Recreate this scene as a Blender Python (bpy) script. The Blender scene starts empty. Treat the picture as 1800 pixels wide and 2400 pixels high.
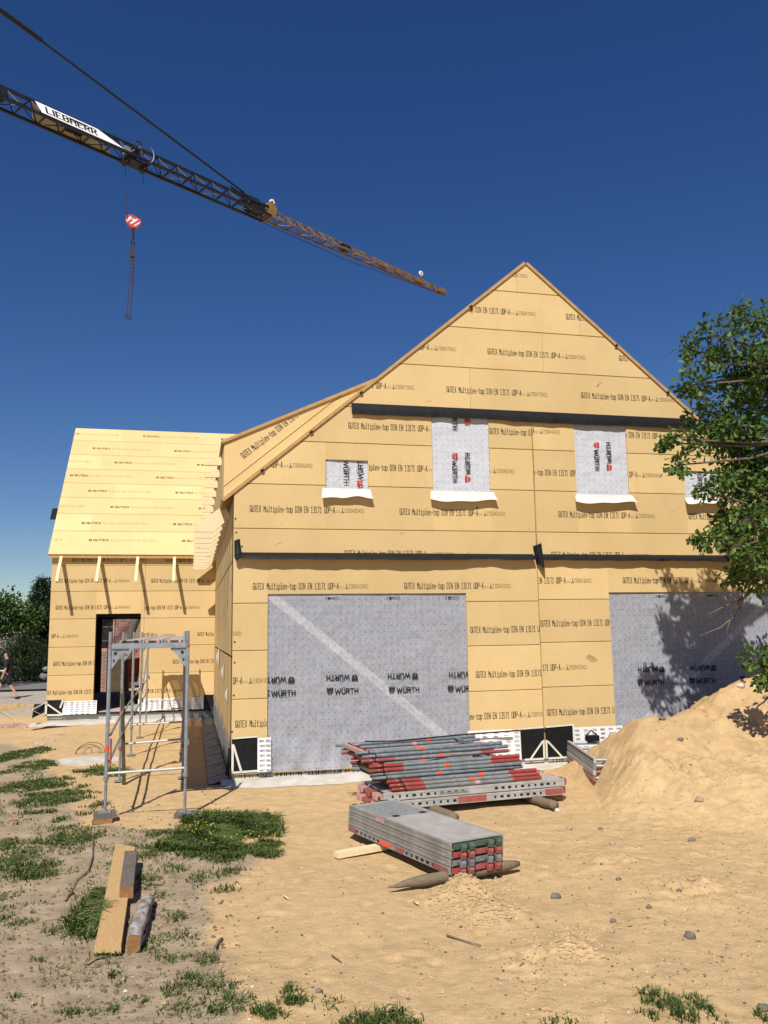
import bpy, math, random
import numpy as np
from mathutils import Vector, Matrix

S = bpy.context.scene
C = S.collection
RND = random.Random(7)
NR = np.random.default_rng(11)

# ------------------------------------------------------------------ camera, sky, sun, exposure
F = 1940.0
PITCH, ROLL, YAW = math.radians(8.078), math.radians(-0.8604), math.radians(13.0795)
CAM = np.array([-0.6246, -13.3282, 2.2929])
fw = np.array([math.sin(YAW)*math.cos(PITCH), math.cos(YAW)*math.cos(PITCH), math.sin(PITCH)])
r0 = np.array([math.cos(YAW), -math.sin(YAW), 0.0]); u0 = np.cross(r0, fw)
rt = math.cos(ROLL)*r0 + math.sin(ROLL)*u0
up = -math.sin(ROLL)*r0 + math.cos(ROLL)*u0
cd = bpy.data.cameras.new("camera"); cam = bpy.data.objects.new("camera", cd); C.objects.link(cam)
cd.sensor_fit = 'HORIZONTAL'; cd.sensor_width = 36.0; cd.lens = F/1800*36
cd.clip_start = 0.05; cd.clip_end = 3000
M = Matrix(((rt[0], up[0], -fw[0], CAM[0]), (rt[1], up[1], -fw[1], CAM[1]), (rt[2], up[2], -fw[2], CAM[2]), (0, 0, 0, 1)))
cam.matrix_world = M
S.camera = cam

SUN = Vector((-0.32, -0.76, 0.90)).normalized()          # towards the sun
sd = bpy.data.lights.new("sun", 'SUN'); sun = bpy.data.objects.new("sun", sd); C.objects.link(sun)
sd.energy = 4.6; sd.angle = math.radians(0.55); sd.color = (1.0, 0.945, 0.86)
sun.rotation_euler = SUN.to_track_quat('Z', 'Y').to_euler()
W = bpy.data.worlds.new("World"); S.world = W; W.use_nodes = True
wn = W.node_tree.nodes; wl = W.node_tree.links
sky = wn.new('ShaderNodeTexSky'); sky.sky_type = 'NISHITA'; sky.sun_disc = False
sky.sun_elevation = math.asin(SUN.z); sky.sun_rotation = math.atan2(SUN.x, SUN.y)
sky.altitude = 0; sky.air_density = 1.0; sky.dust_density = 0.0; sky.ozone_density = 4.5
hs = wn.new('ShaderNodeHueSaturation'); hs.inputs['Saturation'].default_value = 1.24; hs.inputs['Hue'].default_value = .5135; wl.new(sky.outputs[0], hs.inputs['Color']); wl.new(hs.outputs[0], wn['Background'].inputs[0]); wn['Background'].inputs[1].default_value = 0.062
S.view_settings.view_transform = 'Standard'; S.view_settings.look = 'None'
S.view_settings.exposure = 0.25; S.view_settings.gamma = 1.0
S.render.engine = 'CYCLES'
S.cycles.max_bounces = 8; S.cycles.transparent_max_bounces = 12

# ------------------------------------------------------------------ rays from the measured photo to real positions
def ray(x, y): return fw*F + rt*(x-900) + up*(1200-y)
def onY(x, y, Y):
    d = ray(x, y); t = (Y-CAM[1])/d[1]; return CAM + t*d
def onX(x, y, X):
    d = ray(x, y); t = (X-CAM[0])/d[0]; return CAM + t*d
def onZ(x, y, Z=0.0):
    d = ray(x, y); t = (Z-CAM[2])/d[2]; return CAM + t*d
def onPlane(x, y, p, n):
    d = ray(x, y); t = np.dot(np.array(p)-CAM, n)/np.dot(d, n); return CAM + t*d

# ------------------------------------------------------------------ materials
def nt(name):
    m = bpy.data.materials.new(name); m.use_nodes = True
    n = m.node_tree.nodes; l = m.node_tree.links
    return m, n, l, n['Principled BSDF']
def mixc(n, l, fac, a, b, mode='MIX'):
    x = n.new('ShaderNodeMix'); x.data_type = 'RGBA'; x.blend_type = mode
    for sock, v in ((x.inputs[0], fac), (x.inputs[6], a), (x.inputs[7], b)):
        if hasattr(v, 'is_linked') or hasattr(v, 'links'): l.new(v, sock)
        elif isinstance(v, (int, float)): sock.default_value = v
        else: sock.default_value = (*v, 1) if len(v) == 3 else v
    return x.outputs[2]
def noise(n, l, vec, scale, detail=4, rough=.55, dist=0.0):
    t = n.new('ShaderNodeTexNoise'); t.inputs['Scale'].default_value = scale
    t.inputs['Detail'].default_value = detail; t.inputs['Roughness'].default_value = rough
    t.inputs['Distortion'].default_value = dist
    if vec is not None: l.new(vec, t.inputs['Vector'])
    return t.outputs['Fac']
def ramp(n, l, fac, stops):
    r = n.new('ShaderNodeValToRGB'); l.new(fac, r.inputs[0]); e = r.color_ramp.elements
    e[0].position, e[0].color = stops[0][0], (*stops[0][1], 1)
    e[1].position, e[1].color = stops[-1][0], (*stops[-1][1], 1)
    for p, c in stops[1:-1]:
        q = e.new(p); q.color = (*c, 1)
    return r.outputs[0]
def g3(v): return (v, v, v)
def bump(n, l, b, h, strength, dist=.01):
    x = n.new('ShaderNodeBump'); x.inputs['Strength'].default_value = strength; x.inputs['Distance'].default_value = dist
    l.new(h, x.inputs['Height']); l.new(x.outputs[0], b.inputs['Normal'])
def coords(n, l, kind='Object', scale=None):
    t = n.new('ShaderNodeTexCoord'); o = t.outputs[kind]
    if scale:
        mp = n.new('ShaderNodeMapping'); mp.inputs['Scale'].default_value = scale; l.new(o, mp.inputs[0]); o = mp.outputs[0]
    return o
def simple(name, c1, c2=None, scale=8, rough=.7, metal=0.0, bmp=0.0, bscale=60, stretch=None, detail=4, spec=.4):
    m, n, l, b = nt(name)
    b.inputs['Roughness'].default_value = rough; b.inputs['Metallic'].default_value = metal
    b.inputs['Specular IOR Level'].default_value = spec
    v = coords(n, l, 'Object', stretch)
    if c2 is None: c2 = tuple(x*.8 for x in c1)
    f = ramp(n, l, noise(n, l, v, scale, detail), [(.35, g3(0)), (.68, g3(1))])
    l.new(mixc(n, l, f, c1, c2), b.inputs['Base Color'])
    if bmp: bump(n, l, b, noise(n, l, v, bscale, 3), bmp)
    return m

def board_mat(name, c, c2):
    m, n, l, b = nt(name); b.inputs['Roughness'].default_value = .9; b.inputs['Specular IOR Level'].default_value = .15
    v = coords(n, l, 'Object')
    f = ramp(n, l, noise(n, l, v, .9, 5, .6), [(.35, g3(0)), (.7, g3(1))])
    col = mixc(n, l, f, c, c2)
    geo = n.new('ShaderNodeNewGeometry')
    mul = n.new('ShaderNodeMapRange'); mul.inputs[3].default_value = .92; mul.inputs[4].default_value = 1.06
    l.new(geo.outputs['Random Per Island'], mul.inputs[0])
    cc = n.new('ShaderNodeCombineColor')
    for i in range(3): l.new(mul.outputs[0], cc.inputs[i])
    col = mixc(n, l, 1.0, col, cc.outputs[0], 'MULTIPLY')
    fine = ramp(n, l, noise(n, l, v, 190, 2, .6), [(.3, g3(.93)), (.7, g3(1.05))])
    col = mixc(n, l, 1.0, col, fine, 'MULTIPLY')
    st = ramp(n, l, noise(n, l, coords(n, l, 'Object', (1, 1, .35)), 3.1, 6, .65, .6), [(.58, g3(0)), (.76, g3(.36))])
    col = mixc(n, l, st, col, tuple(x*.72 for x in c))
    l.new(col, b.inputs['Base Color'])
    bump(n, l, b, noise(n, l, v, 120, 3), .12, .004)
    return m

MT = {}
MT['board'] = board_mat('wood_fibre_board', (.65, .475, .232), (.585, .42, .197))
MT['roofboard'] = board_mat('wood_fibre_roof_board', (.70, .53, .26), (.655, .485, .23))
MT['edge'] = simple('board_edge', (.46, .29, .12), (.38, .23, .09), 14, .9)
MT['ink'] = simple('printing_ink', (.06, .045, .03), (.20, .145, .07), 6, .9)
MT['fadedink'] = simple('faded_printing_ink', (.26, .185, .09), (.42, .30, .135), 22, .9)
MT['blackink'] = simple('black_ink', (.015, .015, .018), (.03, .03, .03), 30, .8)
MT['redink'] = simple('red_ink', (.55, .03, .03), (.45, .03, .03), 30, .8)
MT['greyink'] = simple('grey_ink', (.22, .23, .26), (.34, .35, .38), 40, .8)
MT['nail'] = simple('staple_mark', (.30, .19, .075), (.22, .14, .06), 30, .8)
MT['scuff'] = simple('scuff_mark', (.46, .325, .145), (.36, .25, .11), 20, .9)
MT['hole'] = simple('hole', (.02, .015, .01), None, 30, 1)
MT['foil'] = simple('black_foil', (.007, .0072, .008), (.012, .0125, .014), 9, .6, 0, .25, 22, spec=.2)
MT['whitefoil'] = simple('white_foil', (.80, .80, .79), (.74, .74, .73), 6, .5, 0, .15, 14)
MT['felt'] = simple('grey_felt', (.15, .16, .18), (.23, .24, .26), 5, .6, 0, .3, 26)
MT['tape'] = simple('cream_tape', (.62, .60, .50), (.70, .68, .60), 9, .6)
MT['concrete'] = simple('concrete', (.40, .395, .37), (.50, .49, .46), 5, .9, 0, .3, 60)
MT['pale'] = simple('pale_screed', (.60, .575, .52), (.47, .42, .34), 4, .9, 0, .3, 40)
MT['dark'] = simple('bitumen', (.015, .014, .014), None, 6, .8)
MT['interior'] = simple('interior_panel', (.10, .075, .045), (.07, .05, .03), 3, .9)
MT['galv'] = simple('galvanised_steel', (.30, .33, .35), (.42, .45, .47), 16, .42, .55, .1, 80)
MT['galvdull'] = simple('weathered_galvanised_steel', (.22, .24, .25), (.36, .38, .39), 18, .5, .45, .1, 80)
MT['alu'] = simple('aluminium', (.40, .395, .375), (.52, .51, .485), 7, .5, .3, .05, 40)
MT['orange'] = simple('orange_sticker', (.85, .09, .02), (.75, .10, .03), 20, .5)
MT['red'] = simple('worn_red_paint', (.38, .055, .045), (.26, .13, .115), 12, .6)
MT['green'] = simple('dark_green_paint', (.025, .075, .035), (.10, .14, .10), 14, .6)
MT['pink'] = simple('faded_red_paint', (.55, .22, .20), (.45, .33, .31), 20, .6)
MT['aluside'] = simple('dull_aluminium', (.25, .235, .21), (.36, .34, .31), 6, .55, .2, .05, 40)
MT['crane'] = simple('dark_crane_paint', (.007, .0075, .009), (.014, .0145, .017), 4, .5)
MT['craneyellow'] = simple('rusty_yellow_crane_paint', (.27, .155, .045), (.11, .07, .035), 2.2, .6)
MT['banner'] = simple('white_banner', (.85, .85, .83), (.80, .80, .78), 2, .6)
MT['bannerback'] = simple('beige_banner_back', (.55, .50, .40), (.48, .44, .36), 2, .7)
MT['steel'] = simple('rusty_steel', (.03, .02, .016), (.065, .034, .022), 14, .6, .5)

def wood_mat(name, c, c2, stretch, rough=.75, knots=True):
    m, n, l, b = nt(name); b.inputs['Roughness'].default_value = rough; b.inputs['Specular IOR Level'].default_value = .25
    v = coords(n, l, 'Object', stretch)
    f = ramp(n, l, noise(n, l, v, 9, 5, .6, 1.2), [(.35, g3(0)), (.66, g3(1))])
    col = mixc(n, l, f, c, c2)
    if knots:
        k = ramp(n, l, noise(n, l, coords(n, l, 'Object'), 3.3, 2, .5), [(.66, g3(0)), (.76, g3(.6))])
        col = mixc(n, l, k, col, tuple(x*.45 for x in c2))
    l.new(col, b.inputs['Base Color'])
    bump(n, l, b, noise(n, l, v, 30, 4), .25, .006)
    return m
MT['pineX'] = wood_mat('fresh_pine', (.80, .66, .43), (.70, .55, .32), (1.2, 9, 9))
MT['pineY'] = wood_mat('fresh_pine_plank', (.56, .37, .17), (.47, .29, .12), (9, 1.0, 9))
MT['palebatten'] = simple('pale_batten', (.88, .85, .77), (.84, .80, .70), 5, .8)
MT['oldwood'] = wood_mat('weathered_timber', (.19, .165, .14), (.10, .085, .07), (12, 1.2, 12))
MT['endgrain'] = simple('cut_end_grain', (.30, .16, .06), (.20, .10, .04), 22, .85, 0, .3, 60)
MT['logwood'] = wood_mat('weathered_log', (.24, .185, .12), (.13, .10, .07), (2, 14, 14))
MT['olive'] = simple('olive_timber_painted_shade', (.045, .038, .016), (.065, .055, .025), 9, .9)  # shade on the leaning plank is put into this dark colour
MT['stick'] = simple('dry_stick', (.16, .115, .075), (.26, .20, .14), 14, .9)

def striped_tube(name, base, base2, paint, amount):
    """steel tube with worn paint at both ends (x runs along the tube, 0..2)"""
    m, n, l, b = nt(name); b.inputs['Roughness'].default_value = .5; b.inputs['Metallic'].default_value = .3
    v = coords(n, l, 'Object'); sx = n.new('ShaderNodeSeparateXYZ'); l.new(v, sx.inputs[0])
    a = n.new('ShaderNodeMath'); a.operation = 'SUBTRACT'; a.inputs[1].default_value = 1.0; l.new(sx.outputs[0], a.inputs[0])
    ab = n.new('ShaderNodeMath'); ab.operation = 'ABSOLUTE'; l.new(a.outputs[0], ab.inputs[0])
    nz = noise(n, l, v, 5, 4)
    ad = n.new('ShaderNodeMath'); ad.operation = 'MULTIPLY_ADD'; l.new(nz, ad.inputs[0]); ad.inputs[1].default_value = .7; l.new(ab.outputs[0], ad.inputs[2])
    f = ramp(n, l, ad.outputs[0], [(.90+amount, g3(0)), (.97+amount, g3(1))])
    g = ramp(n, l, noise(n, l, v, 14, 4), [(.35, g3(0)), (.68, g3(1))])
    s = ramp(n, l, noise(n, l, v, 23, 3), [(.66, g3(0)), (.7, g3(.8))])
    col = mixc(n, l, f, mixc(n, l, g, base, base2), mixc(n, l, g, paint, tuple(x*.6+.02 for x in paint)))
    col = mixc(n, l, s, col, (.42, .42, .41))
    l.new(col, b.inputs['Base Color']); return m
MT['tubered'] = striped_tube('grey_tube_with_red_ends', (.17, .20, .215), (.27, .30, .31), (.40, .06, .045), .06)
MT['tubegrey'] = striped_tube('grey_tube', (.15, .18, .20), (.26, .29, .30), (.36, .07, .06), .22)
MT['tubeworn'] = striped_tube('worn_tube', (.22, .20, .19), (.33, .32, .31), (.40, .10, .085), .05)

def membrane(name, c, c2, alpha, dot, rough=.75):
    """fibrous underlay sheet: partly lets light through, printed with a grid of dots"""
    m, n, l, b = nt(name); b.inputs['Roughness'].default_value = rough; b.inputs['Specular IOR Level'].default_value = .25
    v = coords(n, l, 'Object'); fb = noise(n, l, coords(n, l, 'Object', (1, 1, .6)), 26, 5, .65)
    f = ramp(n, l, fb, [(.36, g3(0)), (.66, g3(1))])
    col = mixc(n, l, f, c, c2)
    sx = n.new('ShaderNodeSeparateXYZ'); l.new(v, sx.inputs[0])
    def cell(o):
        a = n.new('ShaderNodeMath'); a.operation = 'DIVIDE'; a.inputs[1].default_value = .105; l.new(o, a.inputs[0])
        q = n.new('ShaderNodeMath'); q.operation = 'FRACT'; l.new(a.outputs[0], q.inputs[0])
        w = n.new('ShaderNodeMath'); w.operation = 'SUBTRACT'; w.inputs[1].default_value = .5; l.new(q.outputs[0], w.inputs[0])
        p = n.new('ShaderNodeMath'); p.operation = 'POWER'; p.inputs[1].default_value = 2; l.new(w.outputs[0], p.inputs[0])
        return p.outputs[0]
    a = n.new('ShaderNodeMath'); a.operation = 'ADD'; l.new(cell(sx.outputs[0]), a.inputs[0]); l.new(cell(sx.outputs[2]), a.inputs[1])
    d = n.new('ShaderNodeMath'); d.operation = 'LESS_THAN'; d.inputs[1].default_value = .0046; l.new(a.outputs[0], d.inputs[0])
    col = mixc(n, l, d.outputs[0], col, dot)
    l.new(col, b.inputs['Base Color'])
    bump(n, l, b, fb, .18, .006)
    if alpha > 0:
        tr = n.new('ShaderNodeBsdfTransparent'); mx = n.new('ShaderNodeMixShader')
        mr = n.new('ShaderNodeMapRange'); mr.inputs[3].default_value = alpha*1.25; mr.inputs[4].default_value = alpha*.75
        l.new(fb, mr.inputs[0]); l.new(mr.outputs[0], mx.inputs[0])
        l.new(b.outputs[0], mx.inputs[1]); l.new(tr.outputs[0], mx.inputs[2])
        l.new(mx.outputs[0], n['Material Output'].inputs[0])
    return m
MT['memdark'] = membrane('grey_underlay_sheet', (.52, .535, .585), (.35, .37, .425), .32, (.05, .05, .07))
MT['memlight'] = membrane('pale_underlay_sheet', (.55, .57, .61), (.47, .49, .53), .0, (.10, .11, .14))
MT['sheetpale'] = simple('white_sheet', (.66, .64, .60), (.58, .56, .53), 6, .7, 0, .2, 12)

def leaf_mat(name, a, b_, c):
    m, n, l, b = nt(name); b.inputs['Roughness'].default_value = .55; b.inputs['Specular IOR Level'].default_value = .3
    geo = n.new('ShaderNodeNewGeometry')
    col = ramp(n, l, geo.outputs['Random Per Island'], [(0, a), (.55, b_), (1, c)])
    l.new(col, b.inputs['Base Color'])
    t = n.new('ShaderNodeBsdfTranslucent'); l.new(col, t.inputs[0])
    mx = n.new('ShaderNodeMixShader'); mx.inputs[0].default_value = .28
    l.new(b.outputs[0], mx.inputs[1]); l.new(t.outputs[0], mx.inputs[2]); l.new(mx.outputs[0], n['Material Output'].inputs[0])
    return m
MT['oak'] = leaf_mat('oak_leaves', (.036, .08, .014), (.075, .145, .025), (.16, .23, .048))
MT['hedge'] = leaf_mat('hedge_leaves', (.012, .026, .008), (.024, .045, .012), (.05, .075, .02))
MT['conifer'] = leaf_mat('conifer_needles', (.006, .014, .006), (.012, .026, .009), (.03, .045, .016))
MT['bushleaf'] = leaf_mat('bush_leaves', (.03, .07, .012), (.055, .105, .02), (.10, .15, .035))
MT['grass'] = leaf_mat('grass_blades', (.045, .082, .014), (.085, .135, .026), (.19, .20, .075))
MT['flower'] = simple('yellow_petals', (.80, .62, .03), (.75, .52, .02), 30, .6)
MT['bark'] = simple('bark', (.085, .07, .055), (.15, .13, .105), 12, .95, 0, .6, 40, (1, 1, .3))

# ground: yellow sand, greyer soil where the grass grows (painted by where the soil lies), gravel by the road
def sand_mat(name='building_sand', c1=(.655, .458, .24), c2=(.59, .41, .21), bs=.75, bd=.03, lump=.82):
    m, n, l, b = nt(name); b.inputs['Roughness'].default_value = .95; b.inputs['Specular IOR Level'].default_value = .1
    g = n.new('ShaderNodeNewGeometry'); v = g.outputs['Position']
    big = ramp(n, l, noise(n, l, v, .8, 5, .6), [(.3, g3(0)), (.7, g3(1))])
    sand = mixc(n, l, big, c1, c2)
    mid = ramp(n, l, noise(n, l, v, 5.5, 6, .65), [(.33, g3(lump)), (.62, g3(1.04))])
    at = n.new('ShaderNodeAttribute'); at.attribute_name = 'soil'
    sn = noise(n, l, v, 2.4, 6, .65)
    ma = n.new('ShaderNodeMath'); ma.operation = 'MULTIPLY_ADD'; l.new(sn, ma.inputs[0]); ma.inputs[1].default_value = 1.1; l.new(at.outputs['Fac'], ma.inputs[2])
    sf = ramp(n, l, ma.outputs[0], [(.72, g3(0)), (1.12, g3(1))])
    soil = mixc(n, l, ramp(n, l, noise(n, l, v, 3.5, 6, .7), [(.35, g3(0)), (.68, g3(1))]), (.48, .375, .25), (.34, .26, .17))
    col = mixc(n, l, sf, sand, soil)
    dg = n.new('ShaderNodeAttribute'); dg.attribute_name = 'dug'
    col = mixc(n, l, dg.outputs['Fac'], col, mixc(n, l, ramp(n, l, noise(n, l, v, 2.6, 6, .7), [(.34, g3(0)), (.66, g3(1))]), (.61, .42, .218), (.47, .315, .16)))
    gr = n.new('ShaderNodeAttribute'); gr.attribute_name = 'gravel'
    col = mixc(n, l, gr.outputs['Fac'], col, mixc(n, l, ramp(n, l, noise(n, l, v, 6, 5, .7), [(.3, g3(0)), (.7, g3(1))]), (.52, .48, .42), (.33, .29, .24)))
    col = mixc(n, l, 1.0, col, mid, 'MULTIPLY')
    fine = ramp(n, l, noise(n, l, v, 85, 3, .7), [(.30, g3(.88)), (.66, g3(1.06))])
    col = mixc(n, l, 1.0, col, fine, 'MULTIPLY')
    l.new(col, b.inputs['Base Color'])
    h1 = noise(n, l, v, 16, 6, .7); h2 = noise(n, l, v, 95, 3, .7)
    ad = n.new('ShaderNodeMath'); ad.operation = 'MULTIPLY_ADD'; l.new(h2, ad.inputs[0]); ad.inputs[1].default_value = .35; l.new(h1, ad.inputs[2])
    bump(n, l, b, ad.outputs[0], bs, bd)
    return m
MT['sand'] = sand_mat()

# ------------------------------------------------------------------ mesh helpers
def tag(o, label=None, cat=None, group=None, kind=None):
    if label: o['label'] = label
    if cat: o['category'] = cat
    if group: o['group'] = group
    if kind: o['kind'] = kind
    return o
def empty(name, loc=(0, 0, 0), label=None, cat=None, group=None):
    o = bpy.data.objects.new(name, None); o.location = loc; o.empty_display_size = .2
    C.objects.link(o); tag(o, label, cat, group); return o
def rootloc(o):
    while o.parent: o = o.parent
    return np.array(o.location)
class MB:
    def __init__(s): s.v = []; s.f = []; s.m = []; s.mats = []
    def mi(s, m):
        if m not in s.mats: s.mats.append(m)
        return s.mats.index(m)
    def add(s, vs, fs, m='board'):
        o = len(s.v); s.v += [tuple(map(float, p)) for p in vs]; k = s.mi(m)
        for f in fs: s.f.append(tuple(i+o for i in f)); s.m.append(k)
    def box(s, x0, x1, y0, y1, z0, z1, m='board'):
        s.add([(x0,y0,z0),(x1,y0,z0),(x1,y1,z0),(x0,y1,z0),(x0,y0,z1),(x1,y0,z1),(x1,y1,z1),(x0,y1,z1)],
              [(0,3,2,1),(4,5,6,7),(0,1,5,4),(1,2,6,5),(2,3,7,6),(3,0,4,7)], m)
    def obox(s, c, ax, ay, az, m='board'):
        c, ax, ay, az = map(np.array, (c, ax, ay, az))
        s.add([c-ax-ay-az, c+ax-ay-az, c+ax+ay-az, c-ax+ay-az, c-ax-ay+az, c+ax-ay+az, c+ax+ay+az, c-ax+ay+az],
              [(0,3,2,1),(4,5,6,7),(0,1,5,4),(1,2,6,5),(2,3,7,6),(3,0,4,7)], m)
    def beam(s, p, q, w, h, m='board', upv=(0, 0, 1)):
        p, q = np.array(p, float), np.array(q, float); d = q-p; L = np.linalg.norm(d); d /= L
        sd_ = np.cross(d, upv)
        if np.linalg.norm(sd_) < 1e-4: sd_ = np.cross(d, (1, 0, 0))
        sd_ /= np.linalg.norm(sd_); u = np.cross(sd_, d)
        s.obox((p+q)/2, d*L/2, sd_*w/2, u*h/2, m)
    def tube(s, pts, r, n=8, m='galv', cap=True):
        pts = [np.array(p, float) for p in pts]; rs = r if hasattr(r, '__len__') else [r]*len(pts)
        o = len(s.v); vs = []; prev = None
        for i, p in enumerate(pts):
            d = pts[min(i+1, len(pts)-1)] - pts[max(i-1, 0)]; d = d/(np.linalg.norm(d)+1e-9)
            if prev is None:
                a = np.cross(d, (0, 0, 1))
                if np.linalg.norm(a) < .05: a = np.cross(d, (1, 0, 0))
            else: a = prev - d*np.dot(prev, d)
            a = a/(np.linalg.norm(a)+1e-9); prev = a; b = np.cross(d, a)
            for k in range(n):
                t = 2*math.pi*k/n; vs.append(p + rs[i]*(a*math.cos(t)+b*math.sin(t)))
        fs = []
        for i in range(len(pts)-1):
            for k in range(n):
                k2 = (k+1) % n; fs.append((i*n+k, i*n+k2, (i+1)*n+k2, (i+1)*n+k))
        if cap:
            fs.append(tuple(range(n))[::-1]); fs.append(tuple(range((len(pts)-1)*n, len(pts)*n)))
        s.add(vs, fs, m)
    def prism(s, poly, mapf, d0, d1, m='board', side=None):
        n = len(poly); a = [mapf(u, v, d0) for u, v in poly]; b = [mapf(u, v, d1) for u, v in poly]
        s.add(a+b, [tuple(range(n)), tuple(range(2*n-1, n-1, -1))], m)
        s.add(a+b, [((i+1) % n, i, n+i, n+(i+1) % n) for i in range(n)], side or m)
    def grid(s, fn, nu, nv, m='board', thick=None):
        o = [fn(i/nu, j/nv) for j in range(nv+1) for i in range(nu+1)]
        s.add(o, [(j*(nu+1)+i, j*(nu+1)+i+1, (j+1)*(nu+1)+i+1, (j+1)*(nu+1)+i) for j in range(nv) for i in range(nu)], m)
    def build(s, name, parent=None, smooth=False, mat=None):
        me = bpy.data.meshes.new(name); v = np.array(s.v, float).reshape(-1, 3)
        if parent is not None: v = v - rootloc(parent)
        me.from_pydata([tuple(p) for p in v], [], s.f)
        for k in s.mats: me.materials.append(MT[k])
        me.polygons.foreach_set('material_index', s.m)
        if smooth: me.polygons.foreach_set('use_smooth', [True]*len(s.f))
        me.update()
        o = bpy.data.objects.new(name, me); C.objects.link(o)
        if parent is not None: o.parent = parent
        return o
def smooth_by_angle(o, deg=40):
    me = o.data
    me.polygons.foreach_set('use_smooth', [True]*len(me.polygons))
    try: me.set_sharp_from_angle(angle=math.radians(deg))
    except Exception: pass
def copy_tree(o, parent=None):
    c = o.copy(); C.objects.link(c)
    if parent is not None: c.parent = parent
    for ch in [x for x in bpy.data.objects if x.parent == o]: copy_tree(ch, c)
    return c

# value noise
_perm = NR.random((256, 256))
def vn(x, y):
    xi = np.floor(x).astype(int); yi = np.floor(y).astype(int); fx = x-xi; fy = y-yi
    fx = fx*fx*(3-2*fx); fy = fy*fy*(3-2*fy)
    g = lambda a, b: _perm[a % 256, b % 256]
    return (g(xi, yi)*(1-fx)+g(xi+1, yi)*fx)*(1-fy) + (g(xi, yi+1)*(1-fx)+g(xi+1, yi+1)*fx)*fy
def fbm(x, y, o=4, gain=.5):
    t = 0; a = 1; n = 0
    for k in range(o):
        t = t + a*(vn(x*2**k+17.3*k, y*2**k+5.7*k)-.5); n += a; a *= gain
    return t/n*2
def sst(a, b, x):
    t = np.clip((x-a)/(b-a), 0, 1); return t*t*(3-2*t)

# ------------------------------------------------------------------ stroke lettering
GL = {
'A':[[(0,0),(.5,1),(1,0)],[(.2,.36),(.8,.36)]],'B':[[(0,0),(0,1),(.75,1),(1,.85),(1,.65),(.75,.52),(0,.52)],[(.75,.52),(1,.38),(1,.15),(.75,0),(0,0)]],
'D':[[(0,0),(0,1),(.65,1),(1,.72),(1,.28),(.65,0),(0,0)]],'E':[[(1,0),(0,0),(0,1),(1,1)],[(0,.52),(.8,.52)]],
'G':[[(1,.8),(.8,1),(.2,1),(0,.8),(0,.2),(.2,0),(.8,0),(1,.2),(1,.48),(.55,.48)]],'H':[[(0,0),(0,1)],[(1,0),(1,1)],[(0,.52),(1,.52)]],
'I':[[(.5,0),(.5,1)],[(.15,0),(.85,0)],[(.15,1),(.85,1)]],'i_':[[(.5,0),(.5,1)]],'L':[[(0,1),(0,0),(1,0)]],'M':[[(0,0),(0,1),(.5,.5),(1,1),(1,0)]],
'N':[[(0,0),(0,1),(1,0),(1,1)]],'P':[[(0,0),(0,1),(.75,1),(1,.85),(1,.62),(.75,.48),(0,.48)]],'R':[[(0,0),(0,1),(.75,1),(1,.85),(1,.65),(.75,.5),(0,.5)],[(.5,.5),(1,0)]],
'T':[[(0,1),(1,1)],[(.5,1),(.5,0)]],'U':[[(0,1),(0,.2),(.2,0),(.8,0),(1,.2),(1,1)]],'W':[[(0,1),(.22,0),(.5,.8),(.78,0),(1,1)]],'X':[[(0,0),(1,1)],[(0,1),(1,0)]],
'e':[[(0,.34),(1,.34),(1,.52),(.8,.68),(.2,.68),(0,.5),(0,.16),(.2,0),(.95,0)]],'i':[[(.5,0),(.5,.66),(.2,.66)],[(.5,.86),(.5,.95)],[(.1,0),(.9,0)]],
'l':[[(.25,1),(.5,1),(.5,0)],[(.1,0),(.9,0)]],'o':[[(.2,0),(0,.2),(0,.5),(.2,.68),(.8,.68),(1,.5),(1,.2),(.8,0),(.2,0)]],
'p':[[(0,-.28),(0,.68),(.8,.68),(1,.5),(1,.2),(.8,0),(0,0)]],'t':[[(.4,.95),(.4,.15),(.55,0),(.95,0)],[(0,.68),(.85,.68)]],
'u':[[(0,.68),(0,.15),(.2,0),(1,0)],[(1,.68),(1,0)]],'x':[[(0,0),(1,.68)],[(0,.68),(1,0)]],'-':[[(0,.42),(1,.42)]],
'0':[[(.2,0),(0,.2),(0,.8),(.2,1),(.8,1),(1,.8),(1,.2),(.8,0),(.2,0)]],'1':[[(.15,.78),(.5,1),(.5,0)],[(.1,0),(.9,0)]],
'2':[[(0,1),(1,1),(1,.55),(0,.45),(0,0),(1,0)]],'3':[[(0,1),(1,1),(1,0),(0,0)],[(.3,.52),(1,.52)]],'4':[[(.75,0),(.75,1),(0,.35),(1,.35)]],
'5':[[(1,1),(0,1),(0,.55),(.8,.55),(1,.4),(1,.15),(.8,0),(0,0)]],'6':[[(1,1),(0,1),(0,0),(1,0),(1,.5),(0,.5)]],'7':[[(0,1),(1,1),(.4,0)]],'8':[[(0,0),(0,1),(1,1),(1,0),(0,0)],[(0,.52),(1,.52)]],
'~':[[(0,.55),(1,.55)],[(0,.22),(1,.22)]],'^':[[(.5,1),(.5,.45),(0,0)],[(.5,.45),(1,0)],[(.3,.1),(.75,.1)]],' ':[]}
def strokes(mb, polys, mapf, th, m, inside=None, step=.03, ext=.35):
    for pl in polys:
        for (a, b) in zip(pl[:-1], pl[1:]):
            a, b = np.array(a, float), np.array(b, float); L = np.linalg.norm(b-a)
            if L < 1e-6: continue
            d = (b-a)/L; n = np.array((-d[1], d[0]))*th/2
            a2, b2 = a-d*th*ext, b+d*th*ext; k = max(1, int(math.ceil(L/step))) if inside else 1
            for i in range(k):
                p = a2+(b2-a2)*i/k; q = a2+(b2-a2)*(i+1)/k
                if inside and not inside(*((p+q)/2)): continue
                mb.add([mapf(*(p-n)), mapf(*(q-n)), mapf(*(q+n)), mapf(*(p+n))], [(0, 1, 2, 3)], m)
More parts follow.
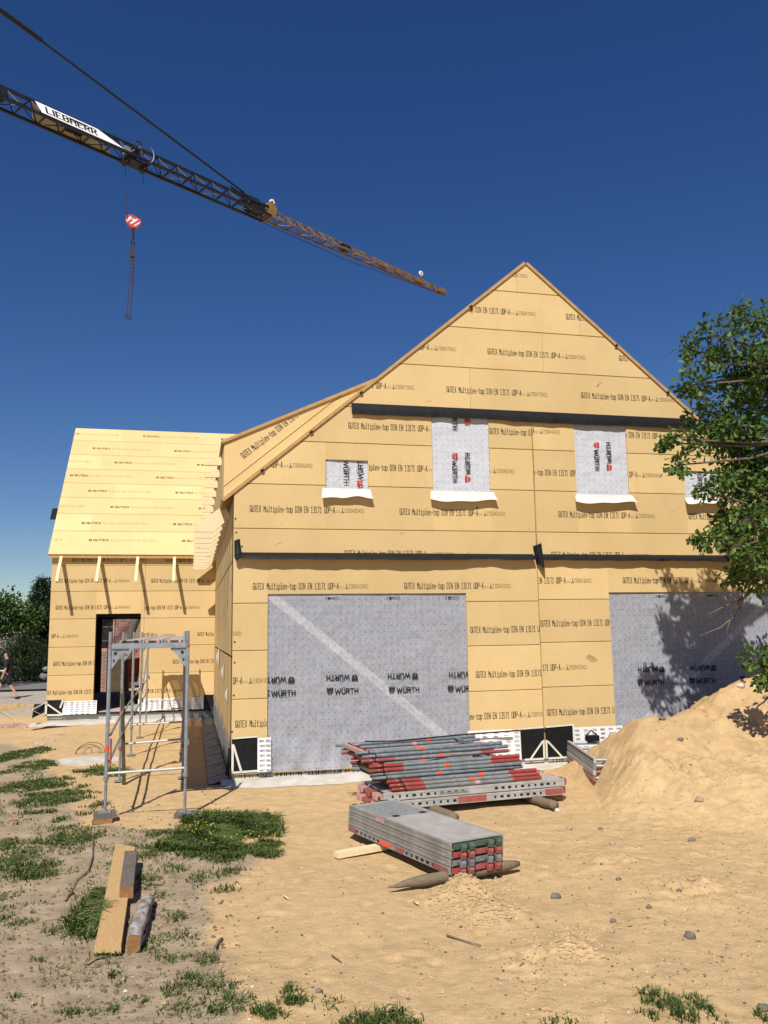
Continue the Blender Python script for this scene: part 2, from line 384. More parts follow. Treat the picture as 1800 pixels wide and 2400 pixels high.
def text(mb, s, mapf, u, v, cw, gw, h, th, m, inside=None, ang=0.0, ext=.35):
    ca, sa = math.cos(ang), math.sin(ang); x = 0.0
    for ch in s:
        pl = [[(u+(x+px*gw)*ca-py*h*sa, v+(x+px*gw)*sa+py*h*ca) for px, py in p] for p in GL[ch]]
        strokes(mb, pl, mapf, th, m, inside, ext=ext); x += cw
    return x
T_MAIN = "GUTEX Multiplex-top DIN EN 13171 UDP-A"
T_LEN, PERIOD = 1.90, 2.475
def board_text(mb, mapf, u, v, num="2308470401", inside=None, main='ink', faint='fadedink'):
    """one full inkjet line of the boards, u is where its G starts, v its baseline"""
    cw = .0366
    text(mb, T_MAIN, mapf, u, v, cw, .0255, .098, .0105, main, inside)
    x = u+cw*38
    text(mb, "~", mapf, x+.004, v, .09, .075, .07, .006, faint, inside)
    text(mb, "^", mapf, x+.10, v, .05, .04, .085, .010, main, inside)
    text(mb, num, mapf, x+.152, v+.012, .0345, .0245, .062, .0072, faint, inside)
def wurth(mb, mapf, u, v, ang=0.0, logo='blackink', inside=None, sc=1.0):
    """emblem and bold word; u, v is the left end of the baseline, the emblem comes first"""
    ca, sa = math.cos(ang), math.sin(ang)
    R = lambda a, b: (u+(a*ca-b*sa)*sc, v+(a*sa+b*ca)*sc)
    def poly(pts):
        if inside is None or inside(*R(*np.mean(pts, 0))):
            mb.add([mapf(*R(*p)) for p in pts], [tuple(range(len(pts)))], logo)
    for x in (0.0, .036, .072): poly([(x, .075), (x+.028, .075), (x+.028, .1), (x, .1)])
    poly([(0, .052), (.1, .052), (.1, .078), (0, .078)])
    a = [(0.0, .044), (.008, .018), (.045, -.012), (.045, .044)]; poly(a)
    poly([(.1-p, q) for p, q in a[::-1]])
    x = .135
    for ch, w in zip("WURTH", (.086, .046, .046, .048, .048)):
        g = [[R(x+px*w, py*.078) for px, py in p] for p in GL[ch]]
        strokes(mb, g, mapf, .0155*sc, 'blackink', inside, step=.02, ext=.42)
        if ch == 'U':
            for dx in (.002, .030): poly_ = [(x+dx, .092), (x+dx+.014, .092), (x+dx+.014, .106), (x+dx, .106)]; mb.add([mapf(*R(*p)) for p in poly_], [(0, 1, 2, 3)], 'blackink') if inside is None or inside(*R(*poly_[0])) else None
        x += w+.0235
    return x

# ------------------------------------------------------------------ ground
def gh(x, y):
    x = np.asarray(x, float); y = np.asarray(y, float)
    near = 1-sst(14, 30, np.hypot(x, y))
    flat = sst(.5, 1.6, np.maximum(np.maximum(-y-.0, -x-.0), np.maximum(x-10.4, 0)))
    flat = np.where((x > -4.9) & (y > 9.4), 0.0, flat)
    h = (.035*fbm(x*.45, y*.45, 3) + .016*fbm(x*2.1+3, y*2.1, 3))*near*np.maximum(flat, .12)
    soil = soil_f(x, y)
    h = h + (.020*fbm(x*3.3, y*3.3+9, 4, .6))*soil*near
    r = fbm(x*1.1+40, y*1.1, 3)
    h = h + near*flat*np.clip(r, 0, 1)*.030*fbm(x*7, y*7, 3, .65)
    # small heaps of loose sand
    for (cx, cy, s1, s2, a) in HEAPS:
        g = np.exp(-(((x-cx)/s1)**2+((y-cy)/s2)**2))
        h = h + a*g*(1+.9*fbm(x*6, y*6+3, 4, .7)) + .055*g*fbm(x*11+9, y*11, 3, .75)
    for (cx, cy, s1, s2, a_, dp_) in DENTS:
        if np.ndim(h) == 2:
            i0, i1 = np.searchsorted(gx, (cx-.4, cx+.4)); j0, j1 = np.searchsorted(gy, (cy-.4, cy+.4)); xs_, ys_ = x[j0:j1, i0:i1]-cx, y[j0:j1, i0:i1]-cy
            u_ = xs_*math.cos(a_)+ys_*math.sin(a_); v_ = -xs_*math.sin(a_)+ys_*math.cos(a_); q_ = (u_/s1)**2+(v_/s2)**2
            h[j0:j1, i0:i1] += dp_*(-np.exp(-q_*1.2)+.55*np.exp(-((np.sqrt(q_)-1.35)/.35)**2))
    h = h + near*sst(2.2, 4.2, x)*sst(-3.2, -4.6, y)*(.022*fbm(x*4+2, y*4, 4, .7)+.012*fbm(x*12, y*12+4, 3, .7))
    h = h - .02 - .16*sst(5, 9, y)*sst(-3, -5.5, x)*near
    return h
def soil_f(x, y):
    # boundary between the grey grassy soil (left) and the yellow sand (right)
    b = np.interp(y, [-13, -9.0, -7.6, -6.4, -5.4, -4.2, -3.2, -2.2, 0, 4, 8], [-.2, -.25, -.30, -.45, -.45, .05, -.2, -1.9, -2.4, -3.4, -5.0])
    return np.clip((b-x)/.5+.35+.35*fbm(x*1.7, y*1.7, 3), 0, 1)*sst(-16, -12, -np.abs(y))
def GP(x, y, z=0.0):
    p = onZ(x, y, z); return p
HEAPS = []; DENTS = []
_rd = random.Random(21)
for k in range(150):
    p_ = onZ(_rd.uniform(480, 1750), _rd.uniform(1880, 2420), 0); DENTS.append((p_[0], p_[1], _rd.uniform(.05, .13), _rd.uniform(.04, .07), _rd.uniform(0, 3.14), _rd.uniform(.006, .017)))
for (px, py, s1, s2, a) in [(1095, 2088, .24, .26, .15), (1155, 2130, .28, .22, .08), (1345, 2215, .22, .20, .07), (1000, 2105, .2, .2, .045), (1430, 2010, .35, .4, .05), (1620, 2080, .5, .4, .06), (1250, 2230, .3, .25, .03)]:
    p = GP(px, py, .03); HEAPS.append((p[0], p[1], s1, s2, a))
def axis(a, b, st, lo, hi, growth=1.22):
    c = list(np.arange(a, b+st*.5, st)); s_ = st
    while c[-1] < hi: s_ *= growth; c.append(c[-1]+s_)
    s_ = st; c2 = []; x = a
    while x > lo: s_ *= growth; x -= s_; c2.append(x)
    return np.array(c2[::-1]+c)
gx = axis(-4.0, 5.2, .03, -900, 900, 1.12); gy = axis(-11.0, -.2, .03, -900, 900, 1.05)
XX, YY = np.meshgrid(gx, gy); ZZ = gh(XX, YY)
def sheet(name, XX, YY, ZZ, mat, attrs, kind):
    ny, nx = XX.shape
    me = bpy.data.meshes.new(name)
    idx = np.arange(nx*ny).reshape(ny, nx)
    fs = np.stack([idx[:-1, :-1], idx[:-1, 1:], idx[1:, 1:], idx[1:, :-1]], -1).reshape(-1, 4)
    vs = np.stack([XX, YY, ZZ], -1).reshape(-1, 3)
    me.vertices.add(len(vs)); me.vertices.foreach_set('co', vs.ravel())
    me.loops.add(fs.size); me.loops.foreach_set('vertex_index', fs.ravel().astype(np.int32))
    me.polygons.add(len(fs)); me.polygons.foreach_set('loop_start', np.arange(0, fs.size, 4, dtype=np.int32))
    me.polygons.foreach_set('use_smooth', np.ones(len(fs), bool))
    for k, a in attrs.items():
        at = me.attributes.new(k, 'FLOAT', 'POINT'); at.data.foreach_set('value', np.asarray(a, np.float32).ravel())
    me.materials.append(MT[mat]); me.update(calc_edges=True); me.validate()
    o = bpy.data.objects.new(name, me); C.objects.link(o)
    if kind: o['kind'] = kind
    return o
gravel = sst(13.5, 15.5, YY)*sst(-3.0, -5.0, XX)*.9
sheet('ground', XX, YY, ZZ, 'sand', {'soil': soil_f(XX, YY)*sst(-8, -6, -YY), 'gravel': gravel, 'dug': XX*0}, 'structure')

# big heap of excavated sand on the right
def pile_h(x, y):
    cx = [4.3, 4.75, 4.95, 5.2, 5.4, 5.62, 5.9, 6.3, 6.65, 7.0, 7.4, 7.9, 9.0, 10.2, 11.5, 13]
    cz = [-.2, -.06, .05, .46, .72, .95, .98, 1.0, 1.08, 1.30, 1.50, 1.62, 1.85, 1.6, .8, -.3]
    yc = -2.3
    toe = np.clip(yc-y, 0, 9)
    xs = x + .10*fbm(x*1.3, y*1.3, 3)
    t_ = np.clip(toe/3, 0, 1.4); xs = 4.95+(xs-(4.95-1.25*t_))/(1+1.5*t_)
    P = np.interp(xs, cx, cz)
    reach = 2.3+1.05*np.clip(x-4.9, 0, 3.4); tt = np.clip(toe/reach, 0, 1)
    front = (1-tt)**1.55*(1-.12*np.sin(tt*6.283))
    back = 1-sst(0, 1, np.clip(y-yc, 0, 9)/2.5)
    h = np.maximum(P, -.2)*np.where(y < yc, front, back)
    h = np.where(P < 0, P, h)
    spur = .26*np.exp(-(((x-5.2)/.34)**2+((y+3.0)/.5)**2))
    h = h + spur*sst(4.3, 4.8, x)
    h = h - .16*np.exp(-(((x-5.62)/.10)**2+((y+2.95)/.45)**2))
    low = sst(0, .5, h)
    h = h + low*(.10*fbm(x*1.6+5, y*1.6, 4, .55)+.085*fbm(x*5+5, y*5, 5, .74)*(.5+np.clip(fbm(x*.9, y*.9+7, 2)+.4, 0, 1.2))) + .022*fbm(x*15, y*15, 3, .75)
    return h - .035*(1-low)-.02
px_, py_ = np.arange(3.1, 12.5, .028), np.arange(-8.2, .3, .028)
PX, PY = np.meshgrid(px_, py_); PZ = pile_h(PX, PY)
edge = np.minimum(np.minimum(PX-3.1, 12.5-PX), np.minimum(PY+8.2, .3-PY))
PZ = PZ - .25*(1-sst(0, .4, edge))
sp = sheet('sand_heap', PX, PY, PZ, 'sand', {'soil': PX*0-1, 'gravel': PX*0, 'dug': np.clip(sst(.06, .75, PZ+.35*fbm(PX*2.1, PY*2.1, 4))*.9, 0, 1)}, None)
tag(sp, 'large heap of excavated yellow sand with a steep cut edge in front of the house', 'sand heap')
def topn(x, y):
    """height of the ground or the heap, looked up in the built sheets"""
    x = np.asarray(x, float); y = np.asarray(y, float)
    i = np.clip(np.searchsorted(gx, x)-1, 0, len(gx)-2); j = np.clip(np.searchsorted(gy, y)-1, 0, len(gy)-2)
    fx = np.clip((x-gx[i])/(gx[i+1]-gx[i]), 0, 1); fy = np.clip((y-gy[j])/(gy[j+1]-gy[j]), 0, 1)
    z = (ZZ[j, i]*(1-fx)+ZZ[j, i+1]*fx)*(1-fy)+(ZZ[j+1, i]*(1-fx)+ZZ[j+1, i+1]*fx)*fy
    i = np.clip(((x-px_[0])/.028).astype(int), 0, len(px_)-1); j = np.clip(((y-py_[0])/.028).astype(int), 0, len(py_)-1)
    inside = (x > px_[0]) & (x < px_[-1]) & (y > py_[0]) & (y < py_[-1])
    return np.where(inside, np.maximum(z, PZ[j, i]), z)
def top(x, y): return float(topn(x, y))
def hits(px, py):
    """where lines of sight through photo points meet the ground or the heap"""
    px, py = np.atleast_1d(np.asarray(px, float)), np.atleast_1d(np.asarray(py, float))
    d = fw[None]*F+rt[None]*(px-900)[:, None]+up[None]*(1200-py)[:, None]; d /= np.linalg.norm(d, axis=1)[:, None]
    t = np.full(len(px), 2.0); live = np.ones(len(px), bool)
    for _ in range(2000):
        p = CAM+d*t[:, None]; live &= p[:, 2] > topn(p[:, 0], p[:, 1])
        if not live.any(): break
        t[live] += .03
    p = CAM+d*t[:, None]; p[:, 2] = topn(p[:, 0], p[:, 1]); return p
def hit(px, py): return hits(px, py)[0]

# road and gravel far left, behind the house
MT['asphalt'] = simple('road_asphalt', (.16, .155, .15), (.20, .195, .19), 1.5, .9, 0, .2, 60)
rd = MB(); rd.add([(-70, 24.5, .03), (60, 24.5, .03), (60, 29.5, .03), (-70, 29.5, .03)], [(0, 1, 2, 3)], 'asphalt')
tag(rd.build('road'), kind='structure')

# ------------------------------------------------------------------ the house
house = empty('timber_house', (0, 0, 0), 'new house clad in yellow wood fibre boards, grey sheets over its window openings', 'house')
EX0, YE = -4.28, 10.1                                        # left end and front of the wing
XM, WX = 5.18, 10.36                                          # middle seam and right corner of the gable front
def zr(x): return 8.83-abs(x-XM)*.8385                        # gable outline under the roof boards
def clip(poly, a, b, c):                                     # keep a*u+b*v<=c ; poly=[(u,v,flag)], flag belongs to the edge after the point
    out = []
    for i in range(len(poly)):
        p, q = poly[i], poly[(i+1) % len(poly)]
        dp, dq = a*p[0]+b*p[1]-c, a*q[0]+b*q[1]-c
        if dp <= 1e-9: out.append(p) if dq <= 1e-9 else out.append(p)
        if (dp < -1e-9 and dq > 1e-9) or (dp > 1e-9 and dq < -1e-9):
            t = dp/(dp-dq); x = (p[0]+(q[0]-p[0])*t, p[1]+(q[1]-p[1])*t)
            out.append((x[0], x[1], 0) if dp <= 0 else (x[0], x[1], p[2]))
    return out
def inset(poly, d):
    n = len(poly); res = []
    for i in range(n):
        p0, p1, p2 = poly[i-1], poly[i], poly[(i+1) % n]
        e0 = np.array((p1[0]-p0[0], p1[1]-p0[1])); e1 = np.array((p2[0]-p1[0], p2[1]-p1[1]))
        if np.linalg.norm(e0) < 1e-7 or np.linalg.norm(e1) < 1e-7: res.append((p1[0], p1[1])); continue
        e0 /= np.linalg.norm(e0); e1 /= np.linalg.norm(e1)
        n0 = np.array((-e0[1], e0[0])); n1 = np.array((-e1[1], e1[0]))
        A = np.array([n0, n1]); P = np.array((p1[0], p1[1]))
        rhs = np.array((n0@P+d*p0[2], n1@P+d*p1[2]))
        if abs(np.linalg.det(A)) < 1e-3: q = P+n1*d*max(p0[2], p1[2])
        else: q = np.linalg.solve(A, rhs)
        res.append((q[0], q[1]))
    return res
def board(mb, poly, mapf, m='board', t=.05, g=.004, side='edge'):
    """one board: counter-clockwise outline of (u, v, joint flag); chamfered at its joints"""
    if len(poly) < 3: return
    a = inset(poly, g+.007); b = inset(poly, g); n = len(poly)
    A = [mapf(u, v, 0) for u, v in a]; B = [mapf(u, v, .010) for u, v in b]; D = [mapf(u, v, t) for u, v in b]
    mb.add(A+B, [tuple(range(n))]+[((i+1) % n, i, n+i, n+(i+1) % n) for i in range(n)], m)
    mb.add(B+D, [((i+1) % n, i, n+i, n+(i+1) % n) for i in range(n)], side)
def sub_rects(r, holes):
    out = [(*r, 1, 1, 1, 1)]                                   # u0,u1,v0,v1, flags left,right,bottom,top
    for (a, b, c, d) in holes:
        nw = []
        for (u0_, u1_, v0, v1, fl, fr, fb, ft) in out:
            if b <= u0_ or a >= u1_ or d <= v0 or c >= v1: nw.append((u0_, u1_, v0, v1, fl, fr, fb, ft)); continue
            if a > u0_: nw.append((u0_, a, v0, v1, fl, 0, fb, ft))
            if b < u1_: nw.append((b, u1_, v0, v1, 0, fr, fb, ft))
            m0, m1 = max(a, u0_), min(b, u1_)
            if c > v0: nw.append((m0, m1, v0, c, 0, 0, fb, 0))
            if d < v1: nw.append((m0, m1, d, v1, 0, 0, 0, ft))
        out = nw
    return out

# --- gable front
front_map = lambda u, v, d=0.0: (u, d, v)
HOLES = [(.55, 3.87, .2, 2.88), (6.50, 9.81, .2, 2.88), (1.49, 2.21, 4.57, 5.10), (3.335, 4.37, 4.57, 5.92), (5.985, 7.01, 4.57, 5.92), (8.145, 8.87, 4.57, 5.10)]
lowL = [.57, 1.25, 1.995, 2.735, 3.49]; lowR = [.575, 1.28, 2.03, 2.76, 3.49]
upr = [3.49, 3.93, 4.66, 5.39, 6.02]; gab = [6.02, 6.82, 7.555, 8.29, 9.2]
fwl = MB()
def rake_clip(poly):
    for sgn in (1, -1):
        # v <= 8.83-.8385*|u-XM|
        poly = clip(poly, sgn*.8385, 1, 8.83+sgn*.8385*XM)
    return poly
rows = [(lowL, [0, XM]), (lowR, [XM, WX]), (upr, [0, XM]), (upr, [XM, WX]), (gab, [0, XM, WX])]
for zs, xs in rows:
    for k in range(len(zs)-1):
        cuts = xs
        if zs is gab: cuts = [[0, 4.05, WX], [0, 5.45, WX], [0, 3.6, 6.2, WX], [0, 5.0, WX]][k]
        for i in range(len(cuts)-1):
            for (a, b, c, d, fl, fr, fb, ft) in sub_rects((cuts[i], cuts[i+1], zs[k], zs[k+1]), HOLES):
                vert = .35 if zs is gab else 1
                poly = rake_clip([(a, c, fb), (b, c, fr*vert), (b, d, ft), (a, d, fl*vert)])
                if len(poly) > 2: board(fwl, poly, front_map)
front = fwl.build('board_wall', house)
# solid wall behind the boards, with the reveals of the openings
bk = MB()
for (a, b, c, d, *_r) in sub_rects((0.0, WX, .14, 4.45), HOLES): bk.prism([(a, c), (b, c), (b, d), (a, d)], front_map, .05, .30, 'edge')
for (a, b, c, d, *_r) in sub_rects((2.05, 8.31, 4.45, 6.1), HOLES): bk.prism([(a, c), (b, c), (b, d), (a, d)], front_map, .05, .30, 'edge')
bk.prism([(.05, 4.45), (2.05, 4.45), (2.05, 6.1)], front_map, .05, .30, 'edge')
bk.prism([(8.31, 4.45), (10.31, 4.45), (8.31, 6.1)], front_map, .05, .30, 'edge')
bk.prism([(2.05, 6.1), (8.31, 6.1), (XM, 8.75)], front_map, .05, .30, 'edge')
bk.build('wall_frame', house)
# lettering printed on the front
lt = MB()
def wall_ok(a=-9, b=99):
    def f(u, v):
        if not (a+.01 < u < b-.01 and .01 < u < WX-.01) or v > zr(u)-.02: return False
        for (p, q, r, s) in HOLES:
            if p-.005 < u < q+.005 and r < v < s: return False
        return True
    return f
fm = lambda u, v: (u, -.0022, v)
def ft_(px, py, num, mode='s', a=-9, b=99):
    p = onY(px, py, 0); u = p[0]; v = p[2]-.05
    if mode == 'e': u -= T_LEN-.02
    if mode == 'd': u -= .0366*20
    if mode == 'u': u -= .0366*33
    board_text(lt, fm, u, v, num, wall_ok(a, b))
SM = XM
for args in [(1237, 647, "2308470401", 'e'), (1256, 736, "2308470401", 'e'), (1327, 742, "2308470401"), (1069, 818, "2308470401", 'e'), (1143, 823, "2308470401"), (1451, 839, "2308470401"),
             (971, 908, "2308470401", 'e'), (1047, 912, "2308470401"), (1362, 926, "2308460401"),
             (817, 997, "2308460401", 's', 0, SM), (1147, 1010, "2308440401", 's', 0, SM), (1313, 1012, "2308440401", 'e', SM, 99), (1474, 1019, "2308450401", 'd', SM, 99),
             (733, 1091, "2308460401", 'e', 0, SM), (814, 1093, "2308460401", 's', 0, 3.4), (1206, 1104, "2308460401", 'e', 4.3, SM), (1278, 1107, "2308450401", 'd', SM, 6.0), (1551, 1114, "2308450401", 'e', 6.95, 99),
             (586, 1192, "2308480401", 's', 0, SM), (937, 1199, "2308460401", 's', 0, SM), (1309, 1205, "2308450401", 's', SM, 99), (1614, 1210, "2308450401", 's', SM, 99),
             (808, 1297, "2308460401", 's', 0, SM), (1292, 1300, "2308460401", 's', SM, 99),
             (593, 1374, "2308410401", 's', 0, SM), (948, 1373, "2308420401", 's', 0, SM), (1387, 1360, "2308430401", 'e', SM, 99), (1460, 1360, "2308440401", 's', SM, 99),
             (567, 1484, "2308430401", 'e', 0, SM), (1103, 1476, "2308430401", 's', 0, SM), (1267, 1461, "2308430401", 's', SM, 99),
             (541, 1596, "2308430401", 'u', 0, SM), (1116, 1581, "2308430401", 's', 0, SM), (1376, 1562, "2308430401", 'e', SM, 99),
             (552, 1697, "2308430401", 's', 0, SM), (1136, 1678, "2308430401", 'd', 0, SM), (1283, 1670, "2308430401", 's', SM, 99)]:
    ft_(*args)
lt.build('lettering', front)
nm = MB()
def disc(mb, mapf, u, v, r, m, n=6):
    mb.add([mapf(u+r*math.cos(6.283*i/n), v+r*math.sin(6.283*i/n)) for i in range(n)], [tuple(range(n))], m)
for zs, xa, xb in ((lowL, 0, XM), (lowR, XM, WX), (upr, 0, XM), (upr, XM, WX), (gab, 0, WX)):
    for k in range(len(zs)-1):
        x = xa+.12
        while x < xb-.05:
            for fz in (.10, .5, .90):
                u, v = x+RND.uniform(-.03, .03), zs[k]+(zs[k+1]-zs[k])*fz+RND.uniform(-.03, .03)
                if wall_ok()(u, v) and RND.random() < .8: disc(nm, fm, u, v, .0062, 'nail', 5)
            x += .62
for (px, py) in [(552, 1216), (554, 1248), (567, 1281), (550, 1505), (550, 1553), (548, 1630), (544, 1715), (1118, 1190)]:
    p = onY(px, py, 0); disc(nm, fm, p[0], p[2], .016, 'hole', 7)
nm.build('staple_marks', front)
sf = MB()
for k in range(46):
    u, v, a_ = RND.uniform(.1, 10.2), RND.uniform(.7, 8.2), RND.uniform(-.6, .6); n_ = RND.randint(2, 4); L_ = RND.uniform(.03, .13)
    if not wall_ok()(u, v) or not wall_ok()(u+.25, v+.1): continue
    strokes(sf, [[(u+L_*i*math.cos(a_)*.6+RND.uniform(-.02, .02), v+.02*i+L_*i*math.sin(a_)*.3) for i in range(n_)]], lambda p, q: (p, -.0018, q), RND.uniform(.004, .012), 'scuff', wall_ok())
p = onY(1385, 1545, 0); sf.add([(p[0]+dx_, -.0018, p[2]+dz_) for dx_, dz_ in ((-.10, .02), (.02, -.06), (.13, -.02), (.06, .05), (-.05, .09))], [(0, 1, 2, 3, 4)], 'scuff')
sf.build('scuff_marks', front)

# --- side wall towards the wing (faces left)
sw = MB(); side_map = lambda u, v, d=0.0: (d, u, v)
ys = np.arange(0.055, YE, .735)
for (z0, z1) in ((.55, 1.9), (1.9, 3.42), (3.42, 4.46)):
    off = {.55: 0, 1.9: .0, 3.42: .0}[z0]
    e = [.055]+[y for y in (ys+off+.5) if y < YE-.1]+[YE]
    for i in range(len(e)-1):
        board(sw, [(e[i+1], z0, 1), (e[i], z0, 1), (e[i], z1, 1), (e[i+1], z1, 1)], side_map, g=.006)
side = sw.build('board_wall', house)
sb = MB(); sb.box(.05, .3, .31, YE, .14, 4.5, 'edge'); sb.box(10.06, 10.355, .31, 19.5, .14, 4.5, 'edge'); sb.build('wall_frame', house)
for (y_, z_) in [(.55, 2.95), (1.9, 2.75), (3.5, 2.6), (6.4, 2.55), (1.0, 3.45)]:
    so = MB(); so.add([(-.003, y_, z_), (-.003, y_+.10, z_+.02), (-.003, y_+.07, z_+.16), (-.003, y_+.01, z_+.12)], [(0, 3, 2, 1)], 'hole'); so.build('torn_hole', side)
for (y_, z_, s_) in [(3.0, 1.40, .75), (5.6, 1.55, 1.1), (1.15, 1.12, .62)]:   # loose white sheets stuck to the side wall
    w = MB(); w.grid(lambda a, b: (-.012-.035*s_*math.sin(math.pi*b)*(.4+a)-.01*a, y_+(a*.3+.07*b)*s_, z_+(b*.42-.12*a*b)*s_), 6, 8, 'whitefoil'); w.build('loose_sheet', side, True)

# --- roofs
def slab(mb, a, b, y0, y1, t, m='roofboard', e='edge'):
    """roof boards over the line a-b in the XZ plane, t is measured upwards"""
    (xa, za), (xb, zb) = a, b; L = math.hypot(xb-xa, zb-za); nx, nz = -(zb-za)/L*t, (xb-xa)/L*t
    if nz < 0: nx, nz = -nx, -nz
    q = [(xa, za), (xb, zb), (xb+nx, zb+nz), (xa+nx, za+nz)]
    mb.add([(x, y0, z) for x, z in q]+[(x, y1, z) for x, z in q], [(0, 1, 2, 3), (7, 6, 5, 4), (0, 4, 5, 1), (1, 5, 6, 2), (3, 7, 4, 0)], e)
    mb.add([(x, y0, z) for x, z in q]+[(x, y1, z) for x, z in q], [(2, 6, 7, 3)], m)
rf = MB(); zl = lambda x: 8.835-abs(x-XM)*.8385
slab(rf, (-.16, zl(-.16)), (XM, zl(XM)), -.028, 19.6, .052)
rf.build('board_roof', house)
rf = MB(); slab(rf, (10.52, zl(10.52)), (XM+.003, zl(XM)-.002), -.028, 19.6, .052); rf.build('board_roof', house)
# nibs and nail heads along the rake
for x_ in (.45, 1.25, 2.1, 4.1, 6.9, 7.9):
    nb = MB(); nb.obox((x_, -.034, zl(x_)+.008), (.022, 0, .018), (0, .008, 0), (-.012, 0, .015), 'hole'); nb.build('rake_clip', house)

# --- wide dormer on the left slope: cheek, front, roof
cb = MB(); Yc = .10
ch_map = lambda u, v, d=0.0: (u, Yc+d, v)
zd = lambda x: 5.335+(x+.165)*.462
xi_ = (zl(0)-5.335-.165*.462+.05)/(.462-.8385)
xi_ = 2.62
cbp = [(-.165, 4.40), (xi_, zl(xi_)), (-.165, zd(-.165))]
nv = np.array((-.642, .7667)); q0 = np.array((-.165, 4.47))
def band(poly, lo, hi):
    p = [(u, v, 1) for u, v in poly]
    p = clip(p, nv[0], nv[1], q0@nv+hi); return clip(p, -nv[0], -nv[1], -(q0@nv+lo))
for lo, hi in ((-.4, .105), (.105, .78), (.78, 1.5)):
    pl = band(cbp, lo, hi)
    if len(pl) > 2: board(cb, [(p[0], p[1], 1) for p in pl], ch_map, t=.06)
cheek = cb.build('dormer_cheek', house)
cl = MB(); uv = np.array((.7667, .642)); ca_ = math.atan2(.642, .7667)
st = onY(572, 1075, Yc)
def cheek_ok(u, v): return v < zd(u)-.04 and v > zl(u)+.1 and u > -.15
cm = lambda u, v: (u, Yc-.0022, v)
x = 0
text(cl, T_MAIN, cm, st[0], st[2], .0366, .0255, .098, .0105, 'ink', cheek_ok, ca_)
cl.build('lettering', cheek)
dw = MB()
for k in range(8): board(dw, [(Yc+.06+1.2*(k+1), 4.40, 1), (Yc+.06+1.2*k, 4.40, 1), (Yc+.06+1.2*k, 5.32, 1), (Yc+.06+1.2*(k+1), 5.32, 1)], lambda u, v, d=0.0: (-.165+d, u, v), t=.06)
dw.build('dormer_front', house)
dr = MB(); slab(dr, (-.185, zd(-.185)), (xi_+.12, zd(xi_+.12)), Yc-.035, 9.9, .05); dr.build('dormer_roof', house)
for k in range(8):
    y_ = 1.05+1.16*k
    t_ = MB(); t_.prism([(-.166, 5.16), (-.166, 5.32), (-.30, 5.262), (-.44, 5.20), (-.43, 5.155)], lambda u, v, d: (u, y_+d, v), 0, .07, 'pineX')
    t_.build('rafter_tail', house)
# --- rafter tails of the main eave
for k, y_ in enumerate([1.0, 1.95, 2.88, 3.82, 4.75, 5.68, 6.6, 7.5, 8.35, 9.05, 9.75]):
    t_ = MB(); j = RND.uniform(-.008, .008)
    t_.prism([(-.004, 4.245), (-.115, 4.465), (-.615+j, 4.055), (-.60+j, 3.985), (-.29, 3.985)], lambda u, v, d: (u, y_+d, v), 0, .075, 'pineX')
    t_.build('rafter_tail', house)

# --- the wing: front wall, gable end, roof
DO = (-3.12, -1.965, .2, 2.82)
ew = MB(); emap = lambda u, v, d=0.0: (u, YE+d, v)
ez = [.52, 1.225, 1.955, 2.69, 3.42, 4.12, 4.56]
for k in range(len(ez)-1):
    cuts = [EX0, -1.88, 0] if k >= 1 else [EX0, 0]
    for i in range(len(cuts)-1):
        for (a, b, c, d, fl, fr, fb, ft) in sub_rects((cuts[i], cuts[i+1], ez[k], ez[k+1]), [DO]):
            board(ew, [(a, c, fb), (b, c, fr*.4), (b, d, ft), (a, d, fl*.4)], emap)
wing = ew.build('board_wall', house)
wt = MB(); em = lambda u, v: (u, YE-.0022, v)
def wing_ok(u, v): return EX0+.01 < u < -.02 and not (DO[0]-.01 < u < DO[1]+.01 and v < DO[3]+.01)
def seam_ok(a, b): return lambda u, v: wing_ok(u, v) and a < u < b
for (px, py, mode, a, b) in [(131, 1361, 's', -9, 9), (355, 1361, 's', -9, 9), (131, 1424, 's', -9, -1.88), (469, 1423, 'e', -1.88, 9), (184, 1490, 'e', -9, 9), (412, 1488, 'e', -1.88, 9), (463, 1486, 's', -1.88, 9),
                       (125, 1556, 's', -9, -2.9), (405, 1551, 's', -1.88, 9), (103, 1624, 's', -9, -2.9), (340, 1620, 'd', -1.88, 9), (170, 1311, 's', -9, 9), (388, 1312, 's', -9, 9)]:
    p = onY(px, py, YE); u = p[0]-(T_LEN-.02 if mode == 'e' else .0366*20 if mode == 'd' else 0)
    board_text(wt, em, u, p[2]-.05, "2308450401", seam_ok(a, b))
wt.build('lettering', wing)
wk = MB()
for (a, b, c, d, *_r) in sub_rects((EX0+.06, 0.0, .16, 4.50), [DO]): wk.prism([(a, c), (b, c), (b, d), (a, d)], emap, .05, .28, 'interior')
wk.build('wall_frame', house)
gw = MB(); gm = lambda u, v, d=0.0: (EX0+d, u, v)
zw = lambda y: 4.55+1.06*(min(y, 2*14.16-y)-10.1)
for k in range(12):
    z0, z1 = .52+.735*k, .52+.735*(k+1)
    pl = [(18.2, z0, 1), (YE+.052, z0, 1), (YE+.052, z1, 1), (18.2, z1, 1)]
    pl = clip(pl, -1.06, 1, 4.50-1.06*10.1); pl = clip(pl, 1.06, 1, 4.50-1.06*10.1+1.06*2*14.16)
    if len(pl) > 2: board(gw, pl, gm)
gw.build('board_wall', house)
